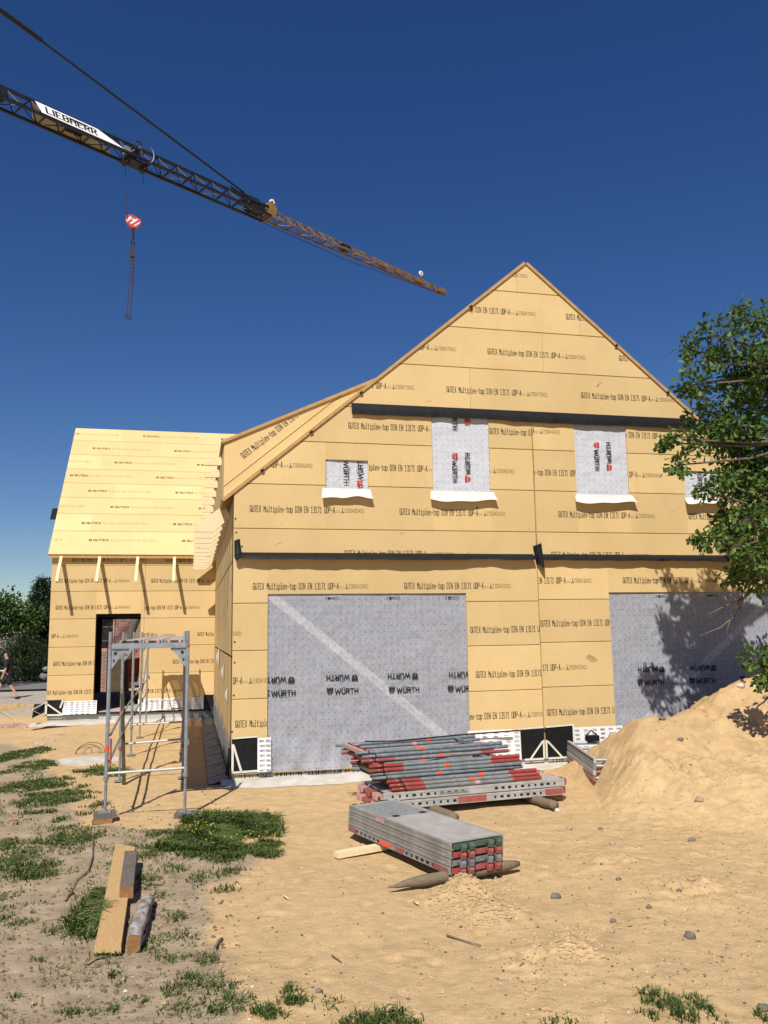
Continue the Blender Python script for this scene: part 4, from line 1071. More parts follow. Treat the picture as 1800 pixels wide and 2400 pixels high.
for lay in range(2):
    for j in range(3):
        r = empty('scaffold_platform', (0, 0, 0), f"{['slotted steel deck in the lower layer','slotted steel deck in the upper layer'][lay]} under the red tipped frames, {names1[j]} row", 'scaffold deck', 'decks under the frame stack')
        ms = ['alu', 'alu'][lay]; me_ = ('pink', 'red') if j != 1 else ('red', 'pink')
        for nme, mb in deck_mesh(2.55, .295, .098, 'alu', ms, me_, True, False, 20+lay*3+j): mb.build(nme, r)
        if j == 0:
            for q in (((1.02, 1.42), (2.28, 2.54)) if lay == 0 else ((.75, 1.15),)):
                st = MB(); st.box(q[0], q[1], -.0066, -.0043, .012, .088, 'red') if lay == 0 else st.box(q[0], q[1], -.0066, -.0043, .03, .05, 'galvdull'); st.build('painted_patch', r)
        o_ = FL+n1*.30*j+d1*(.02 if lay else 0)
        r.location = (o_[0], o_[1], .085+.108*lay); r.rotation_euler = (0, 0, ang1)
log('round_log', (2.20, -2.1, .05), (2.50, -3.42, .045), .058, 'round grey log under the left part of the frame stack', seed=5)
log('round_log', (3.62, -1.85, .05), (3.92, -3.15, .045), .058, 'round grey log under the right part of the frame stack', seed=6)
def frame_parts(mat, m2, w, seed, L=2.0):
    rr = random.Random(seed); out = []
    for y_ in (0, w):
        t = MB(); t.tube([(.12, y_, 0), (L, y_, 0)], .0245, 12, mat); t.tube([(-.06, y_, 0), (.12, y_, 0)], .0205, 10, mat); t.tube([(.112, y_, 0), (.128, y_, 0)], .028, 10, 'steel')
        t.tube([(L+.0002, y_, 0), (L+.0008, y_, 0)], .019, 10, 'dark')
        out.append(('standard', t, True))
        s_ = MB(); x_ = 1.18+rr.uniform(-.4, .25); s_.tube([(x_, y_, 0), (x_+.07, y_, 0)], .0257, 12, 'orange' if rr.random() < .7 else 'pink'); (out.append(('sticker', s_, True)) if rr.random() < .55 else None)
    t = MB(); t.box(.03, .09, .02, w-.02, -.022, .022, m2); t.box(.10, .104, .02, w-.02, -.03, .03, 'steel'); out.append(('head_transom', t, False))
    for y_, s_ in ((0, 1), (w, -1)):
        t = MB(); t.prism([(.105, y_+s_*.02), (.105, y_+s_*.2), (.30, y_+s_*.02)] if s_ > 0 else [(.105, y_+s_*.02), (.30, y_+s_*.02), (.105, y_+s_*.2)], lambda u, v, d: (u, v, d), -.006, .006, m2); out.append(('gusset', t, False))
    t = MB(); t.tube([(1.72, 0, 0), (1.72, w, 0)], .016, 8, mat); out.append(('rung', t, True))
    return out
offs = [(.05, .02, .0), (.03, .035, .0), (.0, .05, .0), (-.17, .10, .01), (-.20, .12, -.01), (-.21, .10, .015), (-.20, .14, .0), (-.25, .30, .02), (-.22, .36, .03), (-.30, .40, .015)]
mats_ = ['tubered', 'tubeworn', 'tubered', 'tubegrey', 'tubegrey', 'tubered', 'tubered', 'tubeworn', 'tubegrey', 'tubegrey']
ordn = ['lowest', 'second lowest', 'third lowest', 'fourth lowest', 'fifth lowest', 'fifth from the top', 'fourth from the top', 'third from the top', 'second from the top', 'topmost']
FO = np.array((1.84, -2.99)); angf = math.radians(7.0); df = np.array((math.cos(angf), math.sin(angf))); nf = np.array((-df[1], df[0]))
for k in range(10):
    r = empty('scaffold_ladder', (0, 0, 0), f"{ordn[k]} grey tube frame with red ends in the big stack", 'scaffold frame', 'frames in the big stack')
    for nme, mb, sm in frame_parts(mats_[k], ['red', 'steel', 'red', 'steel', 'galvdull', 'steel', 'red', 'red', 'red', 'pink'][k], .74 if k < 7 else .80, 40+k, 2.05):
        o = mb.build(nme, r)
        if sm: smooth_by_angle(o)
    p = FO+df*offs[k][0]+nf*offs[k][1]
    r.location = (p[0], p[1], .325+.0455*k); r.rotation_euler = (.0, .0, angf+offs[k][2])
b = MB(); b.tube([(1.62, -2.35, .84), (2.0, -2.5, .845), (3.0, -2.2, .85), (4.35, -1.95, .85)], .011, 6, 'steel'); tag(b.build('thin_rod'), 'thin bent steel rod lying on top of the big frame stack', 'rod')
# stack half buried by the heap
q0 = np.array((5.44, -.32)); q1 = np.array((4.98, -2.15)); dd = (q1-q0)/np.linalg.norm(q1-q0); a3 = math.atan2(dd[1], dd[0])
for k in range(4):
    r = empty('scaffold_ladder', (0, 0, 0), f"{['lowest','second lowest','second highest','highest'][k]} of four frames half buried by the sand heap", 'scaffold frame', 'frames beside the heap')
    m2 = ['red', 'alu', 'galvdull', 'alu'][k]
    t = MB(); t.box(0, 1.88, -.02, .02, -.036, .036, m2); t.box(.02, 1.86, -.023, -.0205, -.012, .012, 'dark' if k == 3 else 'galvdull'); t.build('head_transom', r)
    for x_ in (.06, 1.82):
        t = MB(); t.tube([(x_, .02, 0), (x_, 1.9, 0)], .0245, 10, 'galv' if k != 1 else 'tubeworn'); o = t.build('standard', r); smooth_by_angle(o)
        s_ = MB(); s_.tube([(x_, .82, 0), (x_, .95, 0)], .0257, 10, 'orange'); s_.build('sticker', r)
    t = MB(); t.tube([(.06, 1.5, 0), (1.82, 1.5, 0)], .015, 8, 'galvdull'); t.build('rung', r)
    r.location = (q0[0]+.01*k, q0[1]+.006*k, .15+.082*k); r.rotation_euler = (0, 0, a3)
b = MB(); b.box(5.72, 5.92, -.52, -.40, .43, .52, 'foil'); b.tube([(5.72, -.46, .52), (5.80, -.46, .60), (5.90, -.46, .53)], .012, 6, 'foil'); tag(b.build('black_clamp'), 'black clamp lying on the half buried frames', 'clamp')
log('round_log', (5.30, -.62, .04), (5.62, -1.5, .04), .05, 'short round log under the half buried frames', seed=8)

# ------------------------------------------------------------------ timber in the left foreground
def timber(name, c4, h, mat, label, cat, z0=.0, endm=None):
    """squared timber from its four bottom corners (x, y)"""
    b = MB(); zz = [top(*p)+z0 for p in c4]; z = sum(zz)/4
    zf = [z]*4
    b.add([(p[0], p[1], z) for p in c4]+[(p[0], p[1], z+h) for p in c4], [(4, 5, 6, 7), (1, 2, 6, 5), (3, 0, 4, 7), (3, 2, 1, 0)], mat)
    b.add([(p[0], p[1], z) for p in c4]+[(p[0], p[1], z+h) for p in c4], [(0, 1, 5, 4), (2, 3, 7, 6)], endm or mat)
    o = b.build(name); 
    bv = o.modifiers.new('bevel', 'BEVEL'); bv.width = .006; bv.segments = 2
    return tag(o, label, cat)
timber('pale_plank', [(-1.272, -6.62), (-1.082, -6.68), (-1.17, -3.75), (-1.385, -3.55)], .045, 'pineY', 'long pale new plank lying on the grass, a grey beam on its far end', 'plank', .012)
timber('grey_beam', [(-1.19, -5.50), (-1.075, -5.52), (-1.115, -4.30), (-1.24, -4.28)], .10, 'oldwood', 'weathered grey cracked beam resting on the far end of the pale plank', 'beam', .058, 'endgrain')
b = MB(); N = 22
def bb(a, c):
    t = a; w = .108*(1+.05*math.sin(9*t)); hh = .125*(1-.55*max(0, (t-.72)/.28)**2)
    cx = -1.0+.05*t; cy = -6.62+1.12*t; th = c*2*math.pi
    ux, uz = math.cos(th), math.sin(th); k = 1/max(abs(ux), abs(uz))**.75
    n_ = .012*float(fbm(np.array(t*9.), np.array(c*7.), 3))
    return (cx+(w/2+n_)*ux*k, cy-.02*ux, top(-.98, -6)+hh/2+(hh/2+n_)*uz*k*.98)
b.grid(bb, N, 20, 'lime'); MT['lime'] = simple('flaking_white_limewash', (.44, .42, .39), (.13, .095, .06), 11, .9, 0, .5, 40, (1.6, .8, 1.6))
e = [bb(0, i/20) for i in range(20)]; b.add(e, [tuple(range(20))], 'endgrain'); e = [bb(1, i/20) for i in range(20)]; b.add(e, [tuple(range(19, -1, -1))], 'endgrain')
tag(b.build('whitewashed_beam', None, True), 'old beam with flaking white limewash beside the pale plank', 'beam')

# ------------------------------------------------------------------ crane
JO = np.array((-7.84, 17.09, 22.0)); JD = np.array((21.45, 14.08, 0.0)); JD /= np.linalg.norm(JD); JN = np.array((JD[1], -JD[0], 0.0))  # JN points to the camera side
def jib_s(px, py):
    r = ray(px, py); t = ((JO-CAM)@JN)/(r@JN); q = CAM+t*r; return (q-JO)@JD, q[2]
crane = empty('tower_crane', tuple(JO-JD*9-np.array((0, 0, 22))), 'dark tower crane whose long jib reaches over the new house from the left', 'crane')
def jp(s, side, z): return JO+JD*s+JN*side+np.array((0, 0, z))
sE = jib_s(625, 492)[0]; sT = jib_s(1043, 683)[0]
def truss(s0, s1, w0, w1, zb0, zb1, h0, h1, bay, m, rt_, rb_):
    b = MB(); n = int(round((s1-s0)/bay))
    P = lambda s, k: (lambda t: {0: jp(s, (w0+(w1-w0)*t)/2, zb0+(zb1-zb0)*t), 1: jp(s, -(w0+(w1-w0)*t)/2, zb0+(zb1-zb0)*t), 2: jp(s, 0, zb0+(zb1-zb0)*t+h0+(h1-h0)*t)}[k])((s-s0)/(s1-s0))
    for k, r in ((0, rb_), (1, rb_), (2, rt_)): b.beam(P(s0, k), P(s1, k), r*2, r*2, m)
    for i in range(n+1):
        s = s0+(s1-s0)*i/n; b.beam(P(s, 0), P(s, 1), .035, .035, m)
        if i < n:
            e_ = s0+(s1-s0)*(i+1)/n; h_ = (s+e_)/2
            b.beam(P(s, i % 2), P(e_, 1-i % 2), .03, .03, m)
            for k in (0, 1): b.beam(P(s, k), P(h_, 2), .036, .036, m); b.beam(P(e_, k), P(h_, 2), .036, .036, m)
    return b
truss(-12, sE, .78, .72, -.30, -.30, .66, .60, .92, 'crane', .055, .05).build('inner_jib', crane)
truss(sE, sT, .62, .34, -.26, -.20, .50, .22, .72, 'craneyellow', .03, .032).build('outer_jib', crane)
# joint between both jib parts
b = MB()
for sd_ in (.3, -.3, 0): b.beam(jp(sE-1.5, sd_, .05), jp(sE-.1, sd_*.9, .16 if sd_ else .32), .08, .10, 'crane')
b.beam(jp(sE-1.7, 0, .42), jp(sE-.4, 0, .46), .05, .05, 'crane'); b.beam(jp(sE-2.1, 0, .50), jp(sE-1.1, 0, .30), .06, .06, 'crane')
b.prism([(sE-.15, -.30), (sE+.30, -.22), (sE+.40, .26), (sE+.1, .52), (sE-.10, .40)], lambda u, v, d: tuple(jp(u, .30-d, v)), 0, .6, 'craneyellow'); b.obox(jp(sE-.7, 0, -.1), JD*.4, JN*.3, (0, 0, .12), 'crane'); b.build('jib_joint', crane)
for s in (sE+.28, sT-2.2):
    b = MB(); c = jp(s, .05, .62 if s < sE+1 else .42)
    b.tube([c-JN*.04, c+JN*.04], .14, 14, 'banner'); b.tube([c-JN*.05, c+JN*.05], .05, 10, 'crane'); b.beam(c, jp(s, .05, .2), .05, .05, 'craneyellow'); b.build('sheave', crane)
for s, w_, h_ in ((sT-.35, .25, .16), (sT-2.3, .30, .22), (sT-5.3, .25, .12), (sE+5.1, .30, .26), (sT-4.0, .2, .16)): b = MB(); b.obox(jp(s, 0, -.05), JD*w_, JN*.16, (0, 0, h_/2), 'craneyellow' if s > sE+6 else 'crane'); b.build('jib_fitting', crane)
for q in (2.9, -.15): b = MB(); b.obox(jp(q, 0, .02), JD*.33, JN*.24, (0, 0, .15), 'crane'); b.build('jib_fitting', crane)
b = MB(); b.tube([jp(-12, 0, 6.1), jp(jib_s(92, 92)[0], 0, jib_s(92, 92)[1]-22)], .05, 8, 'crane')
for o_ in (.06, -.06): b.tube([jp(-12, o_, 6.12), jp(jib_s(98, 95)[0], o_, jib_s(98, 95)[1]-22)], .05, 6, 'crane')
a_, z_ = jib_s(570, 450); b.tube([jp(jib_s(92, 92)[0], 0, jib_s(92, 92)[1]-22), jp(a_, 0, z_-22)], .048, 8, 'crane'); b.beam(jp(a_, 0, z_-22), jp(a_+.25, 0, .32), .06, .06, 'crane'); b.build('tie_rod', crane)
# banner on both faces of the jib
ba, bb_ = jib_s(85, 262)[0], jib_s(279, 330)[0]
for sd_, m in ((1, 'banner'), (-1, 'bannerback')):
    fmap = lambda u, v, d=0.0: tuple(jp(u, sd_*(.385-.33*v+d), -.24+.62*v))
    b = MB(); b.prism([(ba+.05, 0.0), (bb_, 0.0), (bb_-1.0, .86), (ba-.12, .86)], fmap, .02, .032, m)
    o = b.build('banner', crane)
    if sd_ > 0:
        l_ = MB(); u = jib_s(102, 258)[0]; e_ = jib_s(218, 300)[0]; cw = (e_-u)/8
        ff = lambda a, c: fmap(a, c, .036)
        ws = [.62, .0, .62, .68, .70, .62, .68, .68]; gap = .40; sc_ = (e_-u)/(sum(ws)+gap*7); x = u
        for ch, w_ in zip("LIEBHERR", ws):
            strokes(l_, [[(x+(px*w_ if w_ else 0)*sc_, .17+py*.52) for px, py in p] for p in GL[ch if ch != 'I' else 'i_']], ff, .085, 'blackink', ext=.42); x += (w_+gap)*sc_
        l_.build('lettering', o)
# trolley, ropes, hook block
sH, zH = jib_s(312, 520)
b = MB(); b.obox(jp(sH-.05, 0, -.42), JD*.50, JN*.30, (0, 0, .045), 'crane')
for e_ in (-.42, .40): b.tube([jp(sH+e_, -.12, -.52), jp(sH+e_, .12, -.52)], .14, 12, 'crane'); b.tube([jp(sH+e_, -.14, -.52), jp(sH+e_, .14, -.52)], .05, 8, 'craneyellow')
b.tube([jp(sH+.42+.22*math.cos(t*.35), .40, .0+.34*math.sin(t*.35)) for t in range(-4, 5)], .026, 6, 'galvdull'); b.obox(jp(sH-.2, .1, .0), JD*.28, JN*.2, (0, 0, .15), 'crane'); b.obox(jp(sH-.5, .2, -.15), JD*.12, JN*.12, (0, 0, .16), 'galvdull'); b.obox(jp(sH+.1, -.1, .18), JD*.14, JN*.1, (0, 0, .12), 'crane'); b.beam(jp(sH-.6, .3, -.35), jp(sH+.2, .25, .35), .05, .05, 'galvdull'); b.tube([jp(sH-.1+.2*math.cos(t*.6), .42, .15+.2*math.sin(t*.6)) for t in range(11)], .03, 6, 'crane'); b.build('trolley', crane)
hb = np.array(jp(sH, 0, zH-22))
for e_, f_ in ((-.42, -.40), (.44, .36)):
    b = MB(); b.tube([jp(sH+e_, 0, -.6), hb+JD*f_*.7+np.array((0, 0, .05))], .011, 6, 'crane'); b.build('hoist_rope', crane)
MT['hookred'] = simple('red_hook_paint', (.45, .03, .03), (.38, .03, .03), 6, .5); MT['hookwhite'] = simple('white_hook_paint', (.75, .72, .70), None, 6, .5)
vd = (CAM-hb); vd[2] = 0; vd /= np.linalg.norm(vd); hv = np.array((-vd[1], vd[0], 0)); 
if hv@JD < 0: hv = -hv
hm = lambda u, v, d=0.0: tuple(hb+hv*u*.68+np.array((0, 0, v if v < -.45 else v*.72))+vd*d*.7)
b = MB(); b.prism([(-.42, .30), (-.44, -.02), (-.30, -.28), (-.05, -.40), (.25, -.36), (.44, -.08), (.46, .12), (.25, .25), (0, .36), (-.2, .38)], hm, -.10, .10, 'hookred')
for q in ([(-.40, .0), (-.36, -.10), (-.06, .16), (-.12, .26), (-.22, .24)], [(-.20, -.14), (-.10, -.20), (.30, .12), (.22, .18)], [(.02, -.26), (.14, -.28), (.40, -.06), (.40, .02)]): b.prism(q, hm, .101, .106, 'hookwhite')
b.prism([(-.06, .02), (.14, -.06), (.16, .10), (-.02, .16)], hm, .107, .112, 'hookwhite'); b.tube([hm(0, -.38), hm(.02, -.75)], .05, 8, 'steel')
b.tube([hm(.02+.09*math.cos(t), -.84+.09*math.sin(t)) for t in np.linspace(1.6, 6.4, 10)], .03, 6, 'steel'); b.build('hook_block', crane)
zend = jib_s(308, 745)[1]-hb[2]
ch = empty('chain_sling', hm(0, -.9), 'rusty multi leg chain sling hanging from the red and white hook block', 'chain')
b = MB(); b.tube([hm(.02+.10*math.cos(t), -1.02+.15*math.sin(t)) for t in np.linspace(0, 6.3, 12)], .025, 6, 'steel'); b.build('ring', ch)
def chain(u0_, v0, u1_, v1, nme):
    b = MB(); L = abs(v1-v0); n = int(L/.075)
    for i in range(n):
        t = (i+.5)/n; u = u0_+(u1_-u0_)*t; v = v0+(v1-v0)*t; a = .034
        if i % 2: b.prism([(u-a, v-.045), (u+a, v-.045), (u+a, v+.045), (u-a, v+.045)], hm, -.018, .018, 'steel')
        else: b.prism([(u-.018, v-.045), (u+.018, v-.045), (u+.018, v+.045), (u-.018, v+.045)], hm, -.034, .034, 'steel')
    b.build(nme, ch)
zm = -2.75
for x, xe, ve in ((-.13, -.13, zm), (.09, .09, zm), (.0, .02, zm-.05), (.13, .12, zm+.05)): chain(x*.8, -1.45, xe, ve, 'chain_leg')
chain(-.10, zm, -.20, zend+.1, 'chain_leg'); chain(.08, zm, -.02, zend+.1, 'chain_leg')
b = MB(); b.obox(hm(0, -1.32), hv*.08, vd*.05, (0, 0, .20), 'steel'); b.build('link_plate', ch)
for x in (-.22, -.01):
    b = MB(); b.tube([hm(x+.07*math.cos(t), zend+.02+.09*math.sin(t)) for t in np.linspace(1.4, 6.6, 12)], .02, 6, 'steel'); b.build('hook', ch)
# mast, left of the picture
b = MB(); MX = -9.0
for a_ in (.45, -.45):
    for c_ in (.45, -.45): b.beam(jp(MX+a_, c_, -22.2), jp(MX+a_, c_, .5), .10, .10, 'craneyellow')
for k in range(22):
    z0 = -22+k
    for (p, q) in (((.45, .45), (.45, -.45)), ((.45, -.45), (-.45, -.45)), ((-.45, -.45), (-.45, .45)), ((-.45, .45), (.45, .45))):
        b.beam(jp(MX+p[0], p[1], z0), jp(MX+q[0], q[1], z0+1), .05, .05, 'craneyellow')
for a_ in (.45, -.45):
    b.beam(jp(MX+a_, .4, .5), jp(MX-.2, 0, 5.6), .10, .10, 'crane'); b.beam(jp(MX+a_, -.4, .5), jp(MX-.2, 0, 5.6), .10, .10, 'crane')
b.build('mast', crane)
b = MB(); b.tube([jp(sH+.6, .1, -.45), jp(sE-1, .1, -.62), jp(sE+5, .05, -.72), jp(sT-1, 0, -.30)], .014, 6, 'crane'); b.build('trolley_rope', crane)

# ------------------------------------------------------------------ foliage
OAK = np.array([(0, 0), (.13, .16), (.10, .28), (.26, .42), (.18, .55), (.30, .74), (.14, .86), (0, 1), (-.14, .86), (-.30, .74), (-.18, .55), (-.26, .42), (-.10, .28), (-.13, .16)])
SIMPLE = np.array([(0, 0), (.22, .35), (.16, .75), (0, 1), (-.16, .75), (-.22, .35)])
NEEDLE = np.array([(0, 0), (.10, .5), (0, 1), (-.10, .5)])
def leaf_cloud(name, parent, P, size, mat, shape=OAK, outward=None, droop=.2, loc0=None):
    n = len(P); k = len(shape); P = np.asarray(P, float)
    d = NR.normal(size=(n, 3));
    if outward is not None: d = d*.75+outward*1.0
    d[:, 2] -= droop; d /= np.linalg.norm(d, axis=1)[:, None]
    nn = NR.normal(size=(n, 3))*.55 + np.array((-.1, -.25, .95)); s = np.cross(d, nn); s /= np.linalg.norm(s, axis=1)[:, None]+1e-9
    nn = np.cross(s, d)
    sz = size*NR.uniform(.65, 1.2, n)
    V = P[:, None, :] + sz[:, None, None]*(shape[None, :, 1, None]*d[:, None, :] + shape[None, :, 0, None]*s[:, None, :] + (-.35*np.abs(shape[None, :, 0, None])-.18*shape[None, :, 1, None]**2)*nn[:, None, :])
    V = V.reshape(-1, 3)
    if parent is not None: V = V-rootloc(parent)
    me = bpy.data.meshes.new(name); me.vertices.add(len(V)); me.vertices.foreach_set('co', V.ravel())
    me.loops.add(n*k); me.loops.foreach_set('vertex_index', np.arange(n*k, dtype=np.int32))
    me.polygons.add(n); me.polygons.foreach_set('loop_start', np.arange(0, n*k, k, dtype=np.int32))
    me.materials.append(MT[mat]); me.update(calc_edges=True); me.validate()
    o = bpy.data.objects.new(name, me); C.objects.link(o)
    if parent is not None: o.parent = parent
    return o
def blob_points(c, r, ncl, per, spread, flat=.8):
    c = np.array(c); d = NR.normal(size=(ncl, 3)); d /= np.linalg.norm(d, axis=1)[:, None]
    rad = r*NR.uniform(.25, 1.0, ncl)**.6; q = c+d*rad[:, None]*np.array((1, 1, flat))
    pts = np.repeat(q, per, 0)+NR.normal(size=(ncl*per, 3))*spread
    out = np.repeat(d, per, 0); return pts, out, q
# oak on the right, standing beside the heap; only the tips of its crown reach into the picture
oak = empty('oak_tree', (9.0, -3.1, 0), 'green oak tree at the right edge, its branches hanging in front of the house', 'tree')
tips = [(1690,790,70),(1640,848,42),(1612,820,26),(1640,900,34),(1608,905,22),(1745,742,46),(1797,740,35),(1720,860,55),(1785,850,70),(1705,935,62),(1640,985,46),(1600,1030,38),(1562,1038,22),(1590,1090,28),(1668,1040,48),(1740,975,70),(1790,930,60),(1740,1010,60),(1795,1080,70),(1750,1130,60),(1800,1200,70),(1770,1310,55),(1720,1230,45),(1745,900,60),(1720,1030,50),(1735,1100,55),(1790,870,60),
        (1745,1080,75),(1690,1125,34),(1655,1150,18),(1735,1170,62),(1795,1150,70),(1700,1228,38),(1668,1262,20),(1640,1262,12),(1730,1280,46),(1790,1260,60),(1715,1345,36),(1780,1350,50),(1775,1548,34),(1795,1590,26),(1800,1010,70),(1795,790,60),(1700,1005,44),(1760,1220,55)]
PT, OU = [], []; tw = MB(); blobs = []
for (px, py, rp) in tips:
    Y = -3.0+RND.uniform(-.45, .45) if px > 1620 else -3.0+RND.uniform(-.15, .2)
    c = onY(px, py, Y); r = rp/184.0; blobs.append((c, r))
for k in range(16):                                              # the rest of the crown, out of the picture to the right
    a_ = RND.uniform(0, 6.28); c = np.array((9.1+1.3*math.cos(a_)*RND.uniform(.2, 1), -3.2+1.5*math.sin(a_), RND.uniform(3.2, 7.6))); blobs.append((c, .55))
hubs = [np.array((8.4, -3.05, z)) for z in (2.6, 3.8, 5.0, 6.2)]
tk = MB(); tk.tube([(9.0, -3.1, -.2), (8.95, -3.1, 1.2), (8.75, -3.05, 2.6), (8.6, -3.05, 4.2), (8.5, -3.1, 5.8), (8.3, -3.1, 7.4)], [.24, .20, .17, .13, .09, .03], 10, 'bark')
for c, r in blobs:
    ncl = int(13+(115 if c[0] < 6.55 else 215)*r*r); p, o_, q = blob_points(c, r, ncl, 8, .042+.02*r)
    PT.append(p); OU.append(o_)
    h = min(hubs, key=lambda t: np.linalg.norm((t-c)*np.array((1, 1, 1.4)))); m_ = (h+c)/2+np.array((0, 0, -.12+.1*RND.random()))
    tk.tube([h, m_, c], [.035, .022, .010], 6, 'bark')
    for t in q[::3]: tw.tube([c, (c+t)/2+np.array((0, 0, .03)), t], [.007, .005, .0025], 4, 'bark', False)
tk.build('trunk', oak, True); tw.build('twigs', oak)
leaf_cloud('crown', oak, np.concatenate(PT), .097, 'oak', OAK, np.concatenate(OU))
# bare hanging twigs below the crown
bt = MB()
for pl in ([(1800, 1300), (1760, 1370), (1725, 1440), (1690, 1470), (1640, 1490)], [(1800, 1360), (1745, 1400), (1700, 1420), (1660, 1440)], [(1770, 1340), (1740, 1390), (1733, 1460), (1738, 1490)], [(1740, 1400), (1715, 1440), (1700, 1490)], [(1795, 1330), (1755, 1345), (1720, 1352)]):
    pts = [onY(x, y, -2.9+.02*i) for i, (x, y) in enumerate(pl)]; bt.tube(pts, list(np.linspace(.016, .004, len(pts))), 5, 'stick')
bt.build('bare_twigs', oak, True)

def bush(name, loc, blobs, mat, size, label, cat, shape=SIMPLE, dens=220, trunk=None, group=None, droop=.1, per=7, sp=.09):
    r = empty(name, loc, label, cat, group); P = []; O = []
    for (x, y, z, rr_, fl) in blobs:
        p, o_, q = blob_points((x, y, z), rr_, int(dens*rr_**2)+10, per, sp, fl); P.append(p); O.append(o_)
    leaf_cloud('crown', r, np.concatenate(P), size, mat, shape, np.concatenate(O), droop)
    b = MB()
    if trunk is None: trunk = [((loc[0], loc[1], -.3), (loc[0], loc[1], loc[2]+max(b_[2] for b_ in blobs)*.7))]
    for p, q in trunk: b.tube([p, (np.array(p)+np.array(q))/2+np.array((.05, 0, 0)), q], [.16, .12, .05], 7, 'bark')
    b.build('trunk', r, True); return r
def at(px, py, Y): return onY(px, py, Y)
def blobs_px(lst, Y, jit=1.2, fl=.9):
    out = []
    for (px, py, rp) in lst:
        y = Y+RND.uniform(-jit, jit); c = at(px, py, y); out.append((c[0], c[1], c[2], rp*(y+13.3)/1940, fl))
    return out
bush('broadleaf_tree', (at(25, 1500, 36)[0], 36, 0), blobs_px([(20, 1450, 48), (0, 1430, 38), (38, 1412, 20), (12, 1408, 18), (60, 1450, 40), (40, 1480, 45), (-30, 1450, 60)], 36), 'bushleaf', .26, 'bright green leafy tree at the far left behind the road', 'tree', SIMPLE, 60, sp=.16)
# conifer: tiers of drooping boughs
cf = empty('conifer_tree', (at(92, 1500, 40)[0], 40, 0), 'dark conifer with a pointed top at the corner of the wing', 'tree'); P = []; O = []
cx = at(92, 1500, 40)[0]; zt = at(88, 1352, 40)[2]
for i in range(2300):
    t = RND.random()**.7; z = zt*(1-t); a_ = RND.uniform(0, 6.28); rad = (.12+1.75*t)*RND.uniform(.35, 1.0)*(1+.25*math.sin(a_*5+z*3))
    p = np.array((cx+rad*math.cos(a_), 40+rad*math.sin(a_), z-.25*rad))
    for q in range(6): P.append(p+NR.normal(size=3)*np.array((.14, .14, .07))); O.append((math.cos(a_), math.sin(a_), -.15))
leaf_cloud('crown', cf, np.array(P), .34, 'conifer', NEEDLE, np.array(O), .05)
b = MB(); b.tube([(cx, 40, -.3), (cx, 40, zt*.97)], [.22, .03], 7, 'bark'); b.build('trunk', cf, True)
bush('dark_tree', (at(125, 1480, 38)[0], 38, 0), blobs_px([(116, 1400, 24), (118, 1440, 35), (105, 1470, 40), (125, 1375, 15), (95, 1490, 40), (150, 1430, 40)], 38), 'conifer', .24, 'dark dense tree half hidden behind the left end of the wing', 'tree', SIMPLE, 80, sp=.14)
bush('weeping_hedge', (at(75, 1590, 32)[0], 32, 0), blobs_px([(40, 1545, 40), (75, 1540, 42), (105, 1545, 36), (60, 1575, 30), (95, 1575, 28), (15, 1560, 34), (20, 1515, 40), (70, 1505, 32), (125, 1560, 40), (-20, 1550, 45), (160, 1560, 45), (200, 1560, 45)], 32, .6)+blobs_px([(28, 1568, 18), (52, 1566, 20), (78, 1568, 20), (5, 1566, 20), (98, 1556, 14)], 30.5, .15), 'hedge', .24, 'dark drooping hedge along the far side of the road', 'hedge', NEEDLE, 110, droop=1.3, sp=.16)
# thatched roof and low stone wall behind the road
b = MB(); MT['thatch'] = simple('old_thatch', (.035, .032, .03), (.06, .055, .05), 7, .95, 0, .6, 60)
pa_, pb_ = at(66, 1478, 37), at(126, 1472, 37)
th = empty('thatched_house', (pb_[0]+1.5, 38, 0), 'low house with a dark thatched roof behind the hedge', 'house')
x0 = pa_[0]; z0 = pa_[2]
def thf(a, c):
    x = x0+5.5*a; e = .45*math.exp(-((a-.12)/.09)**2)
    return (x, 36.2+2.5*c, z0-1.25+.05*math.sin(9*a)-e*(1-c)*.5+ (1.5-.45*(1-min(1, a*4))**2)*math.sin(c*1.57)+e*.55)
b.grid(thf, 40, 14, 'thatch'); b.build('roof', th, True)
b = MB(); b.box(x0+.35, x0+5.3, 36.6, 40, -.2, z0-1.1, 'interior'); b.build('wall', th)
MT['fieldstone'] = simple('field_stone_painted_shade', (.045, .042, .038), (.09, .085, .08), 7, .9, 0, .4, 40)  # stone colour darkened to carry the shadow on the wall
def rock(mb, c, r, seed, m, sq=(1, 1, .75), n=9, k=6):
    rr = np.random.default_rng(seed); ph = rr.uniform(0, 50, 3)
    def f(a, b_):
        th_, fi = a*2*math.pi, (b_-.5)*math.pi
        d = np.array((math.cos(fi)*math.cos(th_), math.cos(fi)*math.sin(th_), math.sin(fi)))
        q = 1+.45*float(fbm(np.array(d[0]*1.6+ph[0]+d[2]), np.array(d[1]*1.6+ph[1]-d[2]*.7), 3))
        q *= 1-.22*max(0, abs(d[(seed) % 2])-.55)
        return tuple(np.array(c)+r*q*d*np.array(sq))
    mb.grid(f, n, k, m)
wl_ = MB(); xx = at(10, 1590, 31)[0]-1.5; i = 0
while xx < at(135, 1590, 31)[0]+3:
    for lay in range(2): rock(wl_, (xx+RND.uniform(-.1, .1)+.2*lay, 30.9, .18+.36*lay), RND.uniform(.15, .25), 100+i, 'fieldstone', (1.2, .8, .75)); i += 1
    xx += .5
tag(wl_.build('boulder_wall', None, True), 'low boulder wall with painted-in shade at the foot of the hedge', 'wall')
MT['paleboulder'] = simple('pale_boulder', (.48, .46, .42), (.34, .32, .29), 8, .9, 0, .4, 40)
